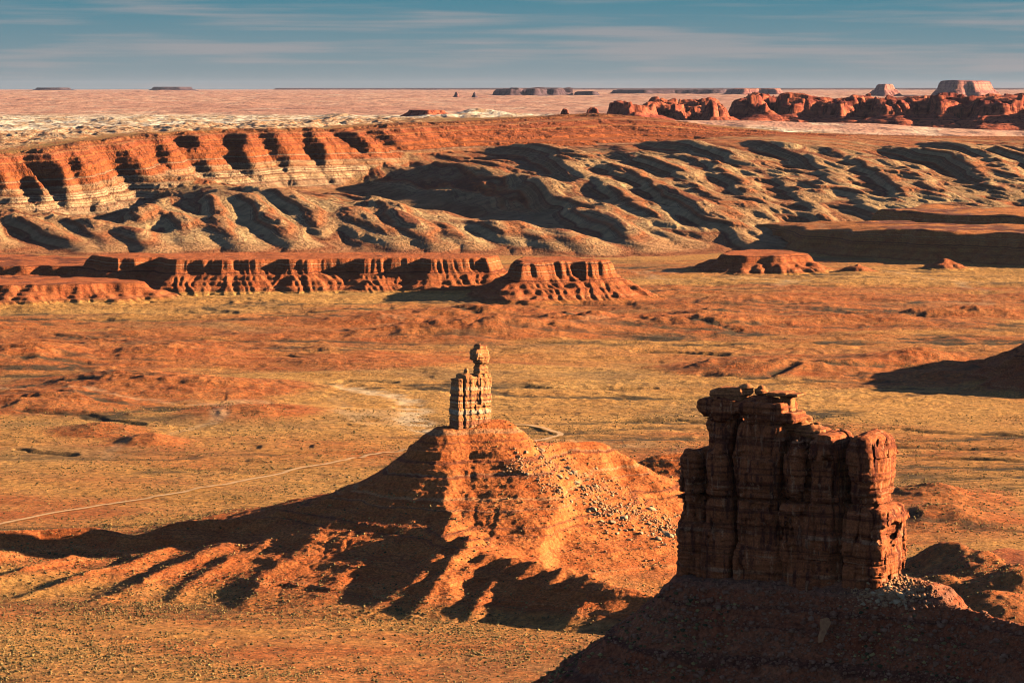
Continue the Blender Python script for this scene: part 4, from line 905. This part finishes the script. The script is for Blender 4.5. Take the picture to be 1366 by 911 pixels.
# desert scrub: countless small bushes, one mesh
def scrub(name, X, Y, Z, R, mat):
    n = len(X); th = np.array([0, 1, 2, 3, 4])*2*np.pi/5; rr = rs.uniform(.7, 1.3, (n, 5)); a0 = rs.uniform(0, 6.3, n)
    V = np.zeros((n, 11, 3)); 
    for k in range(5):
        V[:, k, 0] = R*.75*rr[:, k]*np.cos(th[k]+a0); V[:, k, 1] = R*.75*rr[:, k]*np.sin(th[k]+a0); V[:, k, 2] = -.15
        V[:, 5+k, 0] = R*rr[:, (k+2) % 5]*np.cos(th[k]+a0+.5); V[:, 5+k, 1] = R*rr[:, (k+2) % 5]*np.sin(th[k]+a0+.5); V[:, 5+k, 2] = R*.55*rr[:, (k+1) % 5]
    V[:, 10, 2] = R*rs.uniform(.8, 1.2, n); V += np.stack([X, Y, Z], 1)[:, None, :]
    T = []
    for k in range(5):
        j = (k+1) % 5; T += [(k, j, 5+k), (j, 5+j, 5+k), (5+k, 5+j, 10)]
    Q = (np.array(T)[None]+11*np.arange(n)[:, None, None]).reshape(-1, 3)
    me = raw_mesh(name, V.reshape(-1, 3), Q, False); attr(me, 'tone', np.repeat(rs.rand(n), 11)); return link(name, me, mat)
for nm, q_, R_, m_ in RUB:
    o = scrub(nm, q_[:, 0], q_[:, 1], q_[:, 2], R_, m_); tag(o, kind='stuff')
t = NT('scrub_leaves'); c = t.ramp(t.attr('tone'), [(0, (.07, .055, .022)), (.35, (.15, .10, .038)), (.7, (.30, .18, .065)), (1, (.50, .30, .10))]); m_scrub = t.done(c)
N = 150000
yy = 1/(rs.uniform(1/3300., 1/1780., N)); xx = rs.uniform(-.19, .19, N)*yy
dens = fbm(xx, yy, 130, 4, 141)+.4*fbm(xx, yy, 18, 2, 143)
k = rs.rand(N) < smooth(-.35, .35, dens)*.9+.1; xx, yy = xx[k], yy[k]
g = ground(xx, yy)[0]; inb = (xx > bX.min()) & (xx < bX.max()) & (yy > bY.min()) & (yy < bY.max()); hb = np.where(inb, H_spire(xx, yy), -99)
z_ = np.maximum(g, hb)
for tr in (TRACK1, TRACK2):
    d, _, _ = seg_field(xx, yy, tr); kk = d > 9; xx, yy, z_, g, hb = xx[kk], yy[kk], z_[kk], g[kk], hb[kk]
kk = (hb-g < 12) | (rs.rand(len(xx)) < .35); xx, yy, z_ = xx[kk], yy[kk], z_[kk]
o = scrub('scrub', xx, yy, z_, np.clip(rs.lognormal(-.85, .45, len(xx)), .22, 1.3), m_scrub); tag(o, kind='stuff'); log('scrub %d' % len(xx))
xx = rs.uniform(nX.min()+5, nX.max()-5, 34000); yy = rs.uniform(1050, 1400, 34000); kk = rs.rand(34000) < smooth(-.2, .3, fbm(xx, yy, 45, 3, 181)); xx, yy = xx[kk], yy[kk]; z_ = H_near(xx, yy)
kk = z_ < 143; xx, yy, z_ = xx[kk], yy[kk], z_[kk]
o = scrub('scrub', xx, yy, z_, np.clip(rs.lognormal(-.6, .4, len(xx)), .25, 1.2), m_scrub); tag(o, kind='stuff')

# ================================================================== AIR, SUN, SKY, CAMERA
SUN_EL, SUN_A = 15.0, -8.0        # degrees above the horizon; degrees towards the viewer from due right
HAZE = 1.6e-6
if HAZE:
    bm = bmesh.new(); bmesh.ops.create_cube(bm, size=1)
    for v in bm.verts: v.co = (v.co.x*120000, 62000+v.co.y*140000, (-42 if v.co.z < 0 else 640))
    me = bpy.data.meshes.new('haze'); bm.to_mesh(me); bm.free(); m = bpy.data.materials.new('haze_air'); m.use_nodes = True; nt = m.node_tree; nt.nodes.clear()
    oo = nt.nodes.new('ShaderNodeOutputMaterial'); pv = nt.nodes.new('ShaderNodeVolumePrincipled'); pv.inputs['Color'].default_value = (.62, .66, .85, 1); pv.inputs['Density'].default_value = HAZE; pv.inputs['Anisotropy'].default_value = .1
    nt.links.new(pv.outputs[0], oo.inputs['Volume']); o = link('haze', me, m); tag(o, kind='stuff')
e, a = math.radians(SUN_EL), math.radians(SUN_A)
S = np.array([math.cos(a)*math.cos(e), -math.sin(a)*math.cos(e), math.sin(e)])
from mathutils import Vector
L = bpy.data.lights.new('sun', 'SUN'); L.energy = 5; L.angle = math.radians(.5); L.color = (1, .79, .52)
lo = bpy.data.objects.new('sun', L); C.objects.link(lo); lo.rotation_euler = Vector(S).to_track_quat('Z', 'Y').to_euler(); lo.location = (600, 1500, 900)
w = bpy.data.worlds.new('World'); bpy.context.scene.world = w; w.use_nodes = True; nt = w.node_tree; nt.nodes.clear()
t = NT.__new__(NT); t.t = nt
sky = nt.nodes.new('ShaderNodeTexSky'); sky.sky_type = 'NISHITA'; sky.sun_disc = False; sky.sun_elevation = e; sky.sun_rotation = math.radians(90)+a
sky.altitude = 3200; sky.air_density = .6; sky.dust_density = .1; sky.ozone_density = 2
tc = nt.nodes.new('ShaderNodeTexCoord').outputs['Generated']; sep = nt.nodes.new('ShaderNodeSeparateXYZ'); nt.links.new(tc, sep.inputs[0])
el = sep.outputs[2]
# thin cirrus: streaks far longer than they are tall
v = t.scale(tc, (1, 1, 14)); n1 = t.noise(v, 9, 5, .5, .2); n2 = t.noise(t.scale(tc, (1, 1, 30)), 14, 4, .5, .1)
cl = t.rng(t.math('ADD', t.math('MULTIPLY', n1, .7), t.math('MULTIPLY', n2, .4)), .50, .70, sm=True)
base = t.mix(t.rng(el, 0, .035), (.32, .38, .41), (.05, .26, .36))
veil = t.mix(t.math('MULTIPLY', cl, .42), base, (.60, .47, .45))
low = t.rng(el, .04, .14, 1, 0, sm=True)
col = t.mix(low, sky.outputs[0], t.mix(1, veil, (5, 5, 5), 'MULTIPLY'))
bg = nt.nodes.new('ShaderNodeBackground'); nt.links.new(col, bg.inputs[0]); bg.inputs[1].default_value = .05
wo = nt.nodes.new('ShaderNodeOutputWorld'); nt.links.new(bg.outputs[0], wo.inputs[0])
cam = bpy.data.cameras.new('camera'); co = bpy.data.objects.new('camera', cam); C.objects.link(co); co.location = (0, 0, CAMZ)
co.rotation_euler = (math.radians(90)-TH, 0, 0); cam.sensor_width = 36; cam.lens = 36*F/1366; cam.clip_end = 400000; cam.clip_start = 5
sc = bpy.context.scene; sc.camera = co
sc.view_settings.view_transform = 'Standard'; sc.view_settings.look = 'None'; sc.view_settings.exposure = 1.75; sc.view_settings.gamma = 1
sc.cycles.max_bounces = 4; sc.cycles.diffuse_bounces = 0; sc.cycles.volume_bounces = 0; sc.cycles.use_denoising = True; sc.cycles.pixel_filter_type = 'BLACKMAN_HARRIS'; sc.cycles.filter_width = 1.05
log('done')
